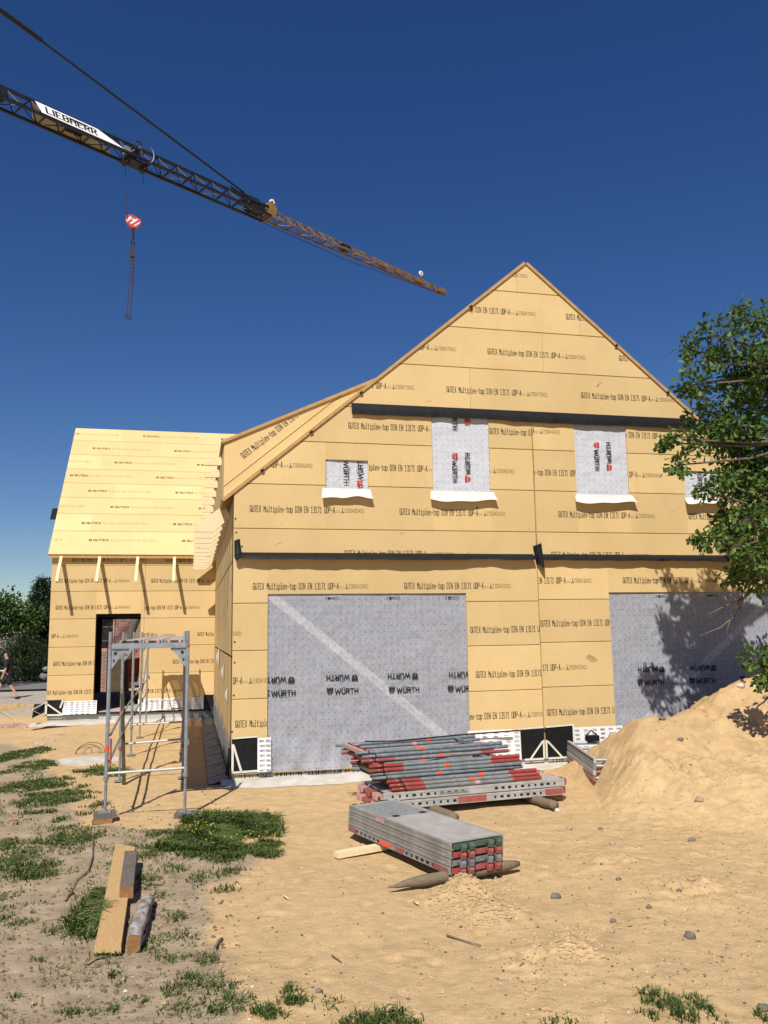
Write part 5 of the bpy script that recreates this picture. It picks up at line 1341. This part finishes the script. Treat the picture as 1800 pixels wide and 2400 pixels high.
for k, (px, py, r, lab) in enumerate([(106, 1568, .17, 'pale boulder on top of the wall next to the wing corner'), (103, 1585, .21, 'large pale boulder at the bottom of the wall next to the wing corner')]):
    b = MB(); p = at(px, py, 30.3); rock(b, p, r, 60+k, 'paleboulder'); tag(b.build('boulder', None, True), lab, 'boulder', 'pale boulders by the wing')
# seen through the doorway: brick house, tree trunk, pallet of bricks, orange bin
def brick_mat():
    m, n, l, b = nt('red_brick'); b.inputs['Roughness'].default_value = .9
    t = n.new('ShaderNodeTexBrick'); t.inputs['Scale'].default_value = 1.0; t.inputs['Brick Width'].default_value = .24; t.inputs['Row Height'].default_value = .075; t.inputs['Mortar Size'].default_value = .008
    t.inputs['Color1'].default_value = (.20, .075, .055, 1); t.inputs['Color2'].default_value = (.29, .125, .09, 1); t.inputs['Mortar'].default_value = (.40, .33, .28, 1)
    v = coords(n, l, 'Object'); mp = n.new('ShaderNodeMapping'); mp.inputs['Rotation'].default_value = (math.radians(90), 0, 0); l.new(v, mp.inputs[0]); l.new(mp.outputs[0], t.inputs['Vector']); l.new(t.outputs['Color'], b.inputs['Base Color']); return m
MT['brick'] = brick_mat()
bh = empty('brick_house', (-3, 31, 0), 'red brick house seen through the doorway of the wing', 'house')
b = MB(); b.box(-9.0+2.6, 3, 31, 39, -.2, 6, 'brick'); b.build('wall', bh)
b = MB(); b.prism([(30.6, 5.9), (39.4, 5.9), (35, 9.2)], lambda u, v, d: (d, u, v), -6.6, 3.2, 'thatch'); b.build('roof', bh)
b = MB(); b.box(-5.5, -4.45, 30.97, 31.0, 1.0, 3.6, 'dark')
for x in (-5.2, -4.72, -4.5): b.box(x, x+.07, 30.93, 30.969, 1.0, 3.6, 'pink' if x > -4.6 else 'dark')
for z in (1.3, 1.9, 2.6): b.box(-5.5, -4.45, 30.935, 30.968, z, z+.06, 'oldwood')
b.build('window', bh)
b = MB(); b.tube([(-3.25, 24, -.2), (-3.2, 24, 1.6), (-3.15, 24, 2.3), (-2.95, 24, 2.9), (-2.6, 24, 3.8)], [.2, .17, .17, .18, .14], 9, 'bark'); tr_ = empty('garden_tree', (-3.2, 24, 0), 'lichen grey tree trunk in front of the brick house, seen through the doorway', 'tree'); b.build('trunk', tr_, True)
pp, oo, _q = blob_points((-2.5, 24, 5.0), 1.1, 160, 7, .12); leaf_cloud('crown', tr_, pp, .14, 'bushleaf', SIMPLE, oo)
pl = empty('brick_pallet', (-3.7, 21, -.15), 'pallet with reddish bricks and a dark box as painted shade, seen through the doorway', 'pallet')
b = MB(); b.box(-4.15, -3.78, 20.6, 21.5, .0, 1.62, 'brick'); b.box(-3.75, -3.0, 20.65, 21.5, .0, 1.30, 'interior'); b.build('bricks', pl); b = MB(); b.box(-4.2, -2.95, 20.55, 21.55, -.16, -.002, 'oldwood'); b.build('pallet_base', pl); b = MB(); b.box(-4.14, -3.8, 20.62, 21.3, 1.621, 1.72, 'pink'); b.build('top_sheet', pl)  # the dark box beside the bricks stands in for shade
ob = empty('orange_bin', (-2.75, 20.4, 0), 'bright orange machine housing, seen through the doorway', 'bin')
MT['orangepaint'] = simple('orange_paint', (.85, .12, .02), (.75, .10, .02), 4, .5)
b = MB(); b.prism([(-2.95, .45), (-2.62, .45), (-2.58, .75), (-2.52, .9), (-2.5, 1.36), (-2.95, 1.30)], lambda u, v, d: (u, 20.2+d, v), 0, .6, 'orangepaint'); b.build('housing', ob)
b = MB(); b.box(-2.84, -2.78, 20.185, 20.199, 1.05, 1.22, 'dark'); b.box(-2.95, -2.56, 20.19, 20.198, .70, .73, 'dark'); b.build('slots', ob)
b = MB(); b.beam((-3.55, 13.0, .25), (-3.62, 13.9, 2.1), .10, .05, 'bark', (0, 1, 0)); tag(b.build('interior_plank'), 'dark plank leaning inside the doorway', 'plank')

# ------------------------------------------------------------------ grass, flowers, stones, sticks, rubble
patches = []
def zp(lst, ox, oy, sc, h, dens):
    for (cx, cy, rx, ry) in lst: patches.append((cx/sc+ox, cy/sc+oy, rx/sc, ry/sc, h, dens))
zp([(30,55,45,22),(120,40,60,18),(220,20,60,14),(200,100,90,20),(60,120,50,16),(200,210,150,26),(330,190,60,18),(80,240,90,16),(300,270,190,30),(250,310,110,22),(450,215,30,10),(230,360,110,16),(330,390,60,14),(520,330,90,20),(460,365,50,10),(580,130,130,24),(650,140,60,16)], 0, 1750, 2.37, .085, .6)
zp([(380,450,110,22),(350,500,150,30),(250,560,230,38),(520,490,45,28),(100,600,130,34),(40,680,60,50),(30,540,50,40),(640,555,80,22),(740,545,50,24),(650,630,90,14),(780,610,120,22),(880,560,70,18),(870,470,80,26),(400,680,60,18),(60,810,80,24),(150,870,120,16),(390,960,60,28),(270,1010,80,22),(140,960,60,14),(60,1045,50,18),(30,945,40,12),(360,1050,45,20),(210,1160,40,14),(990,660,70,22),(1080,730,70,18),(820,740,70,32),(880,820,50,18),(990,930,50,18),(1230,790,70,16),(1250,700,60,18),(1310,680,70,18)], 0, 1750, 2.37, .07, .65)
zp([(1130,440,110,60),(1250,465,150,70),(1350,425,90,52),(1450,455,120,52),(1530,475,60,34),(1050,520,130,42),(950,550,80,26),(1200,525,150,42)], 0, 1750, 2.37, .19, 1.9)
zp([(1400,560,160,42),(1300,590,120,34),(1180,610,80,22),(1060,600,60,18),(1460,545,100,34),(1500,580,70,26)], 0, 1750, 2.37, .09, 1.4)
zp([(230,680,110,38),(500,930,85,85),(540,830,40,30)], 0, 1750, 2.37, .17, 1.6)
zp([(870,1080,80,44),(1030,1050,90,30),(940,1150,80,26),(1060,1130,40,14),(1150,1160,50,44),(600,1150,50,22),(660,1310,50,36),(580,1440,100,26),(60,1380,35,18),(220,1400,60,14),(980,1250,90,26),(1000,1330,100,42),(1180,1290,100,50),(1070,1270,60,22),(1290,1340,120,26),(1050,1440,130,42),(960,1440,80,34),(1290,1420,120,42),(1460,1480,70,34),(750,1520,60,26),(640,1255,30,12),(740,1385,40,12),(800,1395,30,12),(380,1460,40,14),(1620,1350,50,24),(1640,1420,50,18)], 0, 1750, 2.37, .075, .8)
zp([(180,760,30,14),(240,760,30,18),(220,815,80,20),(420,830,60,46),(860,935,50,14),(20,880,50,24),(90,890,50,20)], 600, 2000, 2.37, .08, .8)
zp([(650,930,160,40)], 600, 2000, 2.37, .14, 2.2)
zp([(985,2075,90,60),(1060,2140,120,60)], 1200, 1600, 2.765, .12, 1.8)
zp([(900,2160,60,26),(1190,2060,45,34),(1340,2190,100,34),(1260,2120,50,18),(370,2180,60,36),(250,2200,40,18),(1640,2170,30,44)], 1200, 1600, 2.765, .09, .6)
BP, BH = [], []; FP = []
for (cx, cy, rx, ry, h, dn) in patches:
    c = onZ(cx, cy, 0); ex = np.linalg.norm(onZ(cx+rx, cy, 0)-c); ey = np.linalg.norm(onZ(cx, cy-ry, 0)-c)
    h *= .80; ex *= 1.18; ey *= 1.25; n = int(math.pi*ex*ey*3300*dn); n = min(max(n, 80), 7000)
    a_ = NR.uniform(0, 6.283, n*2); q = np.sqrt(NR.uniform(0, 1, n*2))
    x = c[0]+ex*q*np.cos(a_)*1.1; y = c[1]+ey*q*np.sin(a_)*1.1
    keep = (fbm(x*4.5, y*4.5, 3)+.40-.85*q**2+NR.uniform(-.45, .35, n*2)) > 0
    x, y = x[keep][:n], y[keep][:n]
    # blades gather in tufts
    tx, ty = np.round(x/.055)*.055, np.round(y/.055)*.055
    jx = (vn(tx*91.7, ty*57.3)-.5)*.06; jy = (vn(tx*33.1, ty*77.9)-.5)*.06
    x = np.where(NR.random(len(x)) < .7, tx+jx+NR.normal(0, .011, len(x)), x); y = np.where(NR.random(len(x)) < .7, ty+jy+NR.normal(0, .011, len(x)), y)
    BP.append(np.stack([x, y], 1)); hh = h*NR.uniform(.35, 1.15, len(x))*(.55+.6*np.clip(fbm(x*3, y*3, 2)+.5, 0, 1)); BH.append(hh)
q_ = np.stack([NR.uniform(-5.5, .3, 26000), NR.uniform(-9.2, 2.5, 26000)], 1); k_ = (soil_f(q_[:, 0], q_[:, 1]) > .55) & (fbm(q_[:, 0]*2.2+8, q_[:, 1]*2.2, 4, .6) > .02)
q_ = q_[k_]; BP.append(q_); BH.append(NR.uniform(.018, .06, len(q_)))
BP = np.concatenate(BP); BH = np.concatenate(BH); ok = (BP[:, 1] < 9) & (BP[:, 1] > -12); BP, BH = BP[ok], BH[ok]
n = len(BP); gz = gh(BP[:, 0], BP[:, 1])-.006; a_ = NR.uniform(0, 6.283, n); lean = NR.uniform(.25, 1.5, n)*BH; wd = NR.uniform(.0026, .0052, n)*(1+np.clip((BP[:, 1]+7)/9, 0, 1.2))
dx, dy = np.cos(a_), np.sin(a_); sx_, sy_ = -dy*wd, dx*wd
V = np.zeros((n, 5, 3)); base = np.stack([BP[:, 0], BP[:, 1], gz], 1)
side_ = np.stack([sx_, sy_, np.zeros(n)], 1); fwd_ = np.stack([dx*lean, dy*lean, np.zeros(n)], 1); upv_ = np.stack([np.zeros(n), np.zeros(n), BH], 1)
V[:, 0] = base-side_; V[:, 1] = base+side_; V[:, 2] = base+side_*.75+fwd_*.30+upv_*.66; V[:, 3] = base-side_*.75+fwd_*.33+upv_*.62; V[:, 4] = base+fwd_+upv_*(1-.34*(lean/BH)[:, None])
I0 = np.arange(n)*5
loops = np.concatenate([np.stack([I0, I0+1, I0+2, I0+3], 1), np.zeros((n, 0), int)], 1)
me = bpy.data.meshes.new('grass'); me.vertices.add(n*5); me.vertices.foreach_set('co', V.ravel())
lv = np.stack([I0, I0+1, I0+2, I0+3, I0+3, I0+2, I0+4], 1).ravel().astype(np.int32); me.loops.add(len(lv)); me.loops.foreach_set('vertex_index', lv)
ls = np.stack([np.arange(n)*7, np.arange(n)*7+4], 1).ravel().astype(np.int32); me.polygons.add(2*n); me.polygons.foreach_set('loop_start', ls)
me.materials.append(MT['grass']); me.update(calc_edges=True); me.validate()
go = bpy.data.objects.new('grass', me); C.objects.link(go)
tag(go, 'patchy green grass growing in tufts on the sandy soil', 'grass', None, 'stuff')
fb = MB()
for (cx, cy, rx, ry, num) in [(1100, 500, 110, 45, 26), (1180, 410, 80, 40, 8), (1420, 540, 130, 40, 14), (1220, 575, 100, 25, 5), (400, 560, 20, 15, 3), (885, 1095, 12, 8, 2), (570, 830, 8, 6, 1), (180, 135, 12, 8, 1)]:
    for k in range(num):
        a_, q = RND.uniform(0, 6.28), RND.random()**.5; p = onZ((cx+rx*q*math.cos(a_))/2.37, (cy+ry*q*math.sin(a_))/2.37+1750, 0); z = top(p[0], p[1])+RND.uniform(.10, .17); r = RND.uniform(.006, .010)
        fb.add([(p[0]+r*math.cos(t*1.047), p[1]+r*math.sin(t*1.047), z+.003*(t % 2)) for t in range(6)]+[(p[0], p[1], z+.007)], [(t, (t+1) % 6, 6) for t in range(6)], 'flower'); fb.beam((p[0], p[1], z-.09), (p[0], p[1], z), .002, .002, 'grass')
tag(fb.build('wildflowers'), 'tiny yellow flowers scattered through the long grass', 'flowers', None, 'stuff')
# pebbles and clods
def pebble_mat():
    m, n_, l, b = nt('mixed_pebbles'); b.inputs['Roughness'].default_value = .8
    g = n_.new('ShaderNodeNewGeometry'); r = n_.new('ShaderNodeValToRGB'); l.new(g.outputs['Random Per Island'], r.inputs[0]); r.color_ramp.interpolation = 'CONSTANT'
    e = r.color_ramp.elements; e[0].color = (.10, .085, .08, 1); e[1].position = .25; e[1].color = (.26, .18, .10, 1)
    for p, c in ((.5, (.40, .27, .14, 1)), (.75, (.17, .14, .13, 1)), (.9, (.62, .55, .44, 1))): q = e.new(p); q.color = c
    l.new(r.outputs[0], b.inputs['Base Color']); return m
MT['pebble'] = pebble_mat()
MT['clod'] = simple('sand_clod', (.52, .375, .21), (.42, .295, .16), 20, .95)
def scatter(name, N, mat, smin, smax, region, seed, label, cat):
    rr = np.random.default_rng(seed); V = []; Fc = []; k = 0
    HP = hits(*np.array([region(rr) for _ in range(int(N*1.7))]).T)
    for p in HP:
        if k >= N: break
        if p[1] > -.4 or np.linalg.norm(p-CAM) > 14: continue
        s_ = smin+(smax-smin)*rr.random()**3.2; o = len(V)
        q = rr.uniform(.6, 1.3, 6)*s_; a = rr.uniform(0, 6.28); ca_, sa_ = math.cos(a), math.sin(a)
        for (dx_, dy_, dz_), m_ in zip(((1, 0, .2), (0, 1, .2), (-1, 0, .2), (0, -1, .2), (.1, .1, .85), (0, 0, -.5)), q): V.append((p[0]+(dx_*ca_-dy_*sa_)*m_, p[1]+(dx_*sa_+dy_*ca_)*m_, p[2]+dz_*m_))
        for f in ((0, 1, 4), (1, 2, 4), (2, 3, 4), (3, 0, 4), (1, 0, 5), (2, 1, 5), (3, 2, 5), (0, 3, 5)): Fc.append(tuple(i+o for i in f))
        k += 1
    b = MB(); b.add(V, Fc, mat); return tag(b.build(name), label, cat, None, 'stuff')
def reg_all(r): 
    t = r.random()
    if t < .55: return r.uniform(1150, 1820), r.uniform(1640, 2420)
    if t < .85: return r.uniform(560, 1300), r.uniform(1980, 2420)
    return r.uniform(-20, 640), r.uniform(1800, 2420)
def reg_clod(r):
    t = r.random()
    if t < .28: a_, q = r.uniform(0, 6.28), r.random()**.6; return 1110+110*q*math.cos(a_), 2110+75*q*math.sin(a_)
    if t < .38: a_, q = r.uniform(0, 6.28), r.random()**.6; return 1345+65*q*math.cos(a_), 2215+50*q*math.sin(a_)
    if t < .70: return r.uniform(1390, 1830), r.uniform(1620, 2000)
    return reg_all(r)
scatter('pebbles', 1500, 'pebble', .003, .017, reg_all, 3, 'small mixed pebbles lying scattered over the sand', 'pebbles')
scatter('sand_clods', 5200, 'clod', .004, .023, reg_clod, 4, 'small crumbling clods of sand lying over the ground', 'sand clods')
scatter('gravel_crumbs', 2600, 'pebble', .003, .012, lambda r: (r.uniform(1130, 1830), r.uniform(1780, 2320)), 14, 'fine gravel strewn over the foot of the sand heap', 'gravel')
MT['litter'] = simple('soil_crumbs', (.20, .145, .09), (.12, .085, .055), 20, .95)
scatter('soil_crumbs', 2200, 'litter', .003, .022, lambda r: (r.uniform(-30, 560), r.uniform(1800, 2420)), 8, 'dark crumbs of soil and dry litter among the grass', 'soil crumbs')
MT['greystone'] = simple('grey_stone', (.12, .10, .085), (.21, .18, .155), 18, .8, 0, .3, 60)
MT['tanstone'] = simple('tan_stone', (.33, .24, .15), (.42, .33, .22), 18, .85, 0, .3, 60)
MT['whitestone'] = simple('white_stone', (.62, .58, .50), (.50, .46, .38), 18, .85, 0, .3, 60)
for k, (px, py, rp, m, lab) in enumerate([
    (1617, 2200, 14, 'greystone', 'largest dark grey stone, lying alone on the smooth sand at lower right'), (1303, 2107, 12, 'greystone', 'flat grey stone right of the small sand mound'),
    (1436, 1980, 9, 'tanstone', 'rounded tan stone in the middle of the sand slope'), (1521, 2132, 7, 'greystone', 'small dark stone just above the largest grey stone'),
    (1595, 1738, 8, 'greystone', 'grey stone high on the heap face'), (1737, 1611, 10, 'whitestone', 'white stone on the ridge of the heap'),
    (1795, 1646, 8, 'greystone', 'dark stone at the right end of the heap ridge'), (1552, 1688, 9, 'greystone', 'dark flat stone on the left part of the heap ridge'),
    (1408, 1946, 7, 'greystone', 'small dark stone with white chips beside it'), (1622, 1971, 8, 'greystone', 'darker grey stone at the foot of the heap on the right'),
    (1592, 2090, 7, 'greystone', 'dark pointed stone above the pale round pebble'), (1437, 2163, 8, 'greystone', 'grey stone beside the loose clods'),
    (1307, 1903, 9, 'whitestone', 'yellowish white stone near the end of the slotted decks'), (1450, 2064, 7, 'greystone', 'brownish stone in the gravel streak'),
    (747, 2329, 9, 'greystone', 'grey stone between grass tufts at the bottom edge'), (1621, 2066, 9, 'tanstone', 'pale tan stone left of the dark pointed one'),
    (1640, 1880, 12, 'tanstone', 'long brown stone casting a shadow on the heap foot'), (1790, 2370, 14, 'greystone', 'grey stone at the bottom right corner by the weeds'),
    (1265, 2042, 6, 'tanstone', 'small brown stone right of the pointed log'), (1335, 1945, 9, 'tanstone', 'narrow brown stone beside the pink pebble on the sand'),
    (1435, 2190, 7, 'tanstone', 'brown wedge of stone right of the second clod patch')]):
    p = hit(px, py); d = np.linalg.norm(p-CAM); r = rp*.78*d/1940; b = MB(); rock(b, (p[0], p[1], p[2]+r*.35), r, 300+k, m, (1.15, .9, .7), 10, 7); o = b.build('stone', None, True); tag(o, lab, 'stone', 'stones on the sand')
def stick(name, pl, r, label, cat='stick', m='stick', z=.012):
    pts = []
    for (x, y) in pl: p = hit(x, y); pts.append((p[0], p[1], p[2]+z+RND.uniform(0, .012)))
    b = MB(); b.tube(pts, list(np.linspace(r, r*.6, len(pts))), 6, m); return tag(b.build(name, None, True), label, cat)
stick('dry_root', [(219, 1978), (217, 2010), (207, 2045), (195, 2058), (181, 2066), (165, 2090)], .009, 'long thin curved root arching over the grass left of the beams')
stick('dry_root', [(170, 2098), (160, 2103), (153, 2115)], .018, 'thick dark stub of root at the end of the long curved root')
stick('dry_root', [(520, 2207), (510, 2218), (503, 2232), (511, 2252)], .014, 'short crooked dark root at the edge of the yellow sand')
stick('dry_twig', [(337, 2075), (360, 2077), (378, 2078), (386, 2072)], .010, 'dark twig right of the whitewashed beam'); stick('dry_twig', [(1047, 2201), (1080, 2209), (1127, 2221)], .007, 'thin straight twig in front of the small sand mound')
stick('dry_twig', [(778, 2247), (792, 2256), (800, 2262)], .006, 'tiny bent twig on the sand at the bottom middle'); stick('dry_twig', [(205, 2270), (225, 2255), (245, 2250)], .009, 'dark twig below the pale plank')
stick('wood_chip', [(664, 2108), (677, 2112)], .007, 'short pale splinter of wood on the yellow sand', 'wood chip', 'pineX'); stick('wood_chip', [(970, 2121), (981, 2125)], .010, 'pale chip of wood near the pointed log', 'wood chip', 'pineX')
b = MB()
for k, (px, py) in enumerate([(8, 1706), (18, 1704), (27, 1706), (36, 1702), (46, 1704), (55, 1706)]):
    p = hit(px, py); b.obox((p[0], p[1], p[2]+.05), (.09, .03*(-1)**k, 0), (-.02, .07, .01), (0, .01, .035), 'rubble')
MT['rubble'] = simple('broken_red_tile', (.36, .15, .10), (.50, .36, .30), 16, .9)
tag(b.build('broken_tiles'), 'small heap of broken reddish roof tiles left of the wing', 'rubble')
for k, (px, py, lab) in enumerate([(90, 1746, 'pale half brick lying on the sand nearest the grass'), (113, 1739, 'pale half brick lying a little behind the other one'), (146, 1724, 'small brown brick fragment in front of the wing')]):
    p = hit(px, py); b = MB(); s_ = 1 if k < 2 else .6; b.obox((p[0], p[1], p[2]+.04*s_), (.11*s_, .03*(k-1), 0), (-.02, .06*s_, 0), (0, 0, .036*s_), 'tanbrick'); MT['tanbrick'] = MT.get('tanbrick') or simple('sandy_brick', (.52, .42, .33), (.42, .30, .22), 20, .9)
    tag(b.build('half_brick'), lab, 'brick', 'brick pieces on the sand')
b = MB(); p = hit(28, 1925); b.obox((p[0], p[1], p[2]+.015), (.05, .02, .01), (-.01, .03, .0), (0, 0, .012), 'rubble'); tag(b.build('red_shard'), 'small red shard lying in the grass at the left edge', 'rubble')
stick('yellow_cable', [(-5, 1668), (15, 1678), (32, 1688), (42, 1700)], .012, 'pale yellow cable lying over the sand at the left edge', 'cable', 'pineX', .03)
b = MB()
for (dx_, r_, a0) in ((0, .22, .2), (.12, .17, .5), (-.1, .15, .9), (.05, .26, 1.3)):
    p = hit(205+dx_*100, 1768); b.tube([(p[0]+r_*math.cos(t), p[1]+a0*.1+.1*math.sin(2*t), p[2]+r_*.8*max(0, math.sin(t))) for t in np.linspace(0, 3.14, 12)], .005, 5, 'steel')
tag(b.build('bent_wires'), 'bundle of bent rusty wires in the grass behind the scaffold', 'wire')
pc_ = hit(205, 1782); b = MB(); b.add([(pc_[0]+(.78+.1*math.sin(3*t))*math.cos(t), pc_[1]+(.62+.08*math.cos(4*t))*math.sin(t), top(pc_[0]+.7*math.cos(t), pc_[1]+.5*math.sin(t))-.01) for t in np.linspace(0, 6.28, 25)[:-1]]+[(pc_[0], pc_[1], pc_[2]+.05)], [(i, (i+1) % 24, 24) for i in range(24)], 'pale'); tag(b.build('mortar_spill', None, True), 'flat pale patch of spilled mortar behind the scaffold feet', 'mortar')
# low ridge of sand crossing in front of the gravel at the left
b = MB(); pr = hit(-40, 1672); pq = hit(95, 1652)
def rg(a, c):
    p = pr+(pq-pr)*a; w = .9*(1-a*.6); n_ = .05*float(fbm(np.array(a*9.), np.array(c*2.)))
    return (p[0], p[1]-w+2*w*c, p[2]-.05+(.30*(1-a)**.6+n_)*math.sin(math.pi*c)**.8)
b.grid(rg, 40, 12, 'sand'); o = b.build('sand_ridge', None, True); tag(o, 'low ridge of sand left of the wing, dark on its near side', 'sand ridge')

# ------------------------------------------------------------------ the man walking left
MT['skin'] = simple('skin', (.52, .30, .20), (.48, .27, .18), 5, .55)
MT['darkcloth'] = simple('dark_blue_cloth', (.010, .011, .017), (.016, .017, .024), 9, .9)
MT['blackcloth'] = simple('black_cloth', (.006, .006, .007), (.011, .011, .012), 9, .9)
MT['cap'] = simple('olive_cap', (.045, .035, .028), (.06, .05, .04), 9, .9)
MT['hairdark'] = simple('dark_hair', (.03, .02, .014), None, 12, .8)
MT['shoe'] = simple('dark_boot', (.014, .013, .012), None, 9, .8)
pf = hit(46, 1638); PS = (onY(14, 1524, pf[1])[2]-pf[2])/1.80*.98
man = empty('person', (pf[0]-.42, pf[1], pf[2]), 'person in dark shirt, black shorts and a cap striding left, carrying a pale board', 'person')
def skin(name, J, E, parent, mat, sub=2, root=0):
    """J: joints (x forward=left, y side, z up) with radii"""
    me = bpy.data.meshes.new(name); me.from_pydata([(-p[0]*PS, p[1]*PS, p[2]*PS) for p, r in J], E, [])
    o = bpy.data.objects.new(name, me); C.objects.link(o); o.parent = parent; me.materials.append(MT[mat])
    m = o.modifiers.new('skin', 'SKIN')
    for i, (p, r) in enumerate(J):
        rr_ = r if hasattr(r, '__len__') else (r, r); me.skin_vertices[0].data[i].radius = (rr_[0]*PS, rr_[1]*PS); me.skin_vertices[0].data[i].use_root = (i == root)
    m.use_smooth_shade = True
    s_ = o.modifiers.new('sub', 'SUBSURF'); s_.levels = sub; s_.render_levels = sub; return o
# forward is the walking direction (to the left in the picture)
J = [((0, 0, .95), (.13, .12)), ((.02, 0, 1.15), (.12, .13)), ((.05, 0, 1.36), (.13, .16)), ((.08, 0, 1.48), .07), ((.10, 0, 1.55), .052), ((.12, 0, 1.64), (.082, .072)), ((.13, 0, 1.74), (.085, .072)),
     ((.06, -.19, 1.42), .055), ((.07, -.235, 1.15), .042), ((.16, -.24, .92), .030), ((.19, -.235, .84), (.028, .036)),
     ((.05, .19, 1.42), .055), ((-.10, .25, 1.18), .042), ((.14, .22, 1.06), .032), ((.22, .20, 1.05), (.034, .026)),
     ((.02, -.09, .88), .095), ((-.10, -.10, .50), .062), ((-.36, -.10, .12), .036), ((-.42, -.10, .06), .04), ((-.30, -.10, .035), (.034, .04)),
     ((.03, .09, .88), .095), ((.30, .10, .52), .062), ((.40, .10, .12), .036), ((.41, .10, .06), .04), ((.54, .10, .05), (.034, .04))]
E_ = [(0, 1), (1, 2), (2, 3), (3, 4), (4, 5), (5, 6), (2, 7), (7, 8), (8, 9), (9, 10), (2, 11), (11, 12), (12, 13), (13, 14), (0, 15), (15, 16), (16, 17), (17, 18), (18, 19), (0, 20), (20, 21), (21, 22), (22, 23), (23, 24)]
# fingers and thumbs, nose
def finger(base, d, l, r=.0095):
    i = len(J); J.append(((base[0]+d[0]*l*.5, base[1]+d[1]*l*.5, base[2]+d[2]*l*.5), r)); J.append(((base[0]+d[0]*l, base[1]+d[1]*l, base[2]+d[2]*l-.008), r*.8)); return i
for hidx, base, dirv in ((10, (.19, -.235, .84), (.30, 0, -.95)), (14, (.22, .20, 1.05), (.95, 0, -.2))):
    for f in range(4):
        sp__ = (-.027+.018*f); b_ = (base[0]+(sp__ if hidx == 10 else 0), base[1]+(0 if hidx == 10 else 0), base[2]+(0 if hidx == 10 else sp__))
        i = finger(b_, dirv, (.075, .088, .082, .065)[f]); E_ += [(hidx, i), (i, i+1)]
    i = finger(base, (.85, .2, -.5) if hidx == 10 else (.5, .1, .85), .06, .011); E_ += [(hidx, i), (i, i+1)]
i = len(J); J.append(((.215, 0, 1.655), .018)); E_.append((5, i))
body = skin('body', J, E_, man, 'skin')
def part(name, J_, E2, mat, sub=2): return skin(name, J_, E2, man, mat, sub)
part('shirt', [((-.005, 0, .86), (.175, .17)), ((0, 0, .95), (.175, .165)), ((.02, 0, 1.15), (.158, .175)), ((.05, 0, 1.36), (.165, .20)), ((.085, 0, 1.50), (.09, .095)), ((.06, -.20, 1.43), .085), ((.065, -.235, 1.30), .080), ((.068, -.24, 1.17), .074), ((.05, .20, 1.43), .085), ((-.02, .225, 1.31), .080), ((-.075, .245, 1.20), .074)], [(0, 1), (1, 2), (2, 3), (3, 4), (3, 5), (5, 6), (6, 7), (3, 8), (8, 9), (9, 10)], 'darkcloth')
part('shorts', [((0, 0, 1.0), (.16, .15)), ((0, 0, .92), (.17, .16)), ((.01, -.09, .84), .135), ((-.04, -.095, .68), .118), ((-.09, -.10, .50), .105), ((.04, .09, .84), .135), ((.16, .095, .69), .118), ((.27, .10, .53), .105)], [(0, 1), (1, 2), (2, 3), (3, 4), (1, 5), (5, 6), (6, 7)], 'blackcloth')
for sgn, a, c, t in ((-1, (-.40, -.10, .13), (-.43, -.10, .055), (-.27, -.10, .035)), (1, (.40, .10, .14), (.41, .10, .06), (.57, .10, .045))):
    part('boot', [(a, .052), (c, .052), (t, (.042, .05))], [(0, 1), (1, 2)], 'shoe')
part('cap', [((.10, 0, 1.735), (.118, .104)), ((.115, 0, 1.80), (.105, .095)), ((.125, 0, 1.85), (.07, .06)), ((.23, 0, 1.765), (.020, .075)), ((.30, 0, 1.75), (.014, .055))], [(0, 1), (1, 2), (0, 3), (3, 4)], 'cap')
hr = part('hair', [((.06, 0, 1.70), (.085, .092)), ((.045, 0, 1.635), (.065, .075))], [(0, 1)], 'hairdark')
fc = MB(); mp_ = np.array(man.location)
for s_ in (-1, 1):
    e_ = mp_+np.array((-.195*PS, s_*.030*PS, 1.685*PS)); fc.obox(e_, (.004, 0, 0), (0, .012, 0), (0, 0, .005), 'dark')
    fc.obox(mp_+np.array((-.11*PS, s_*.076*PS, 1.67*PS)), (.016, 0, 0), (0, .008, 0), (0, 0, .028), 'skin')
fc.obox(mp_+np.array((-.197*PS, 0, 1.615*PS)), (.004, 0, 0), (0, .022, 0), (0, 0, .004), 'hookred'); fc.build('face', man)
b = MB(); hp = mp_+np.array((-.26*PS, .20*PS, 1.03*PS)); b.beam(hp+np.array((.22, .02, .06)), hp+np.array((-1.6, .05, -.10)), .09, .03, 'banner'); tag(b.build('carried_board'), 'narrow pale board held in front by the walking person', 'board')
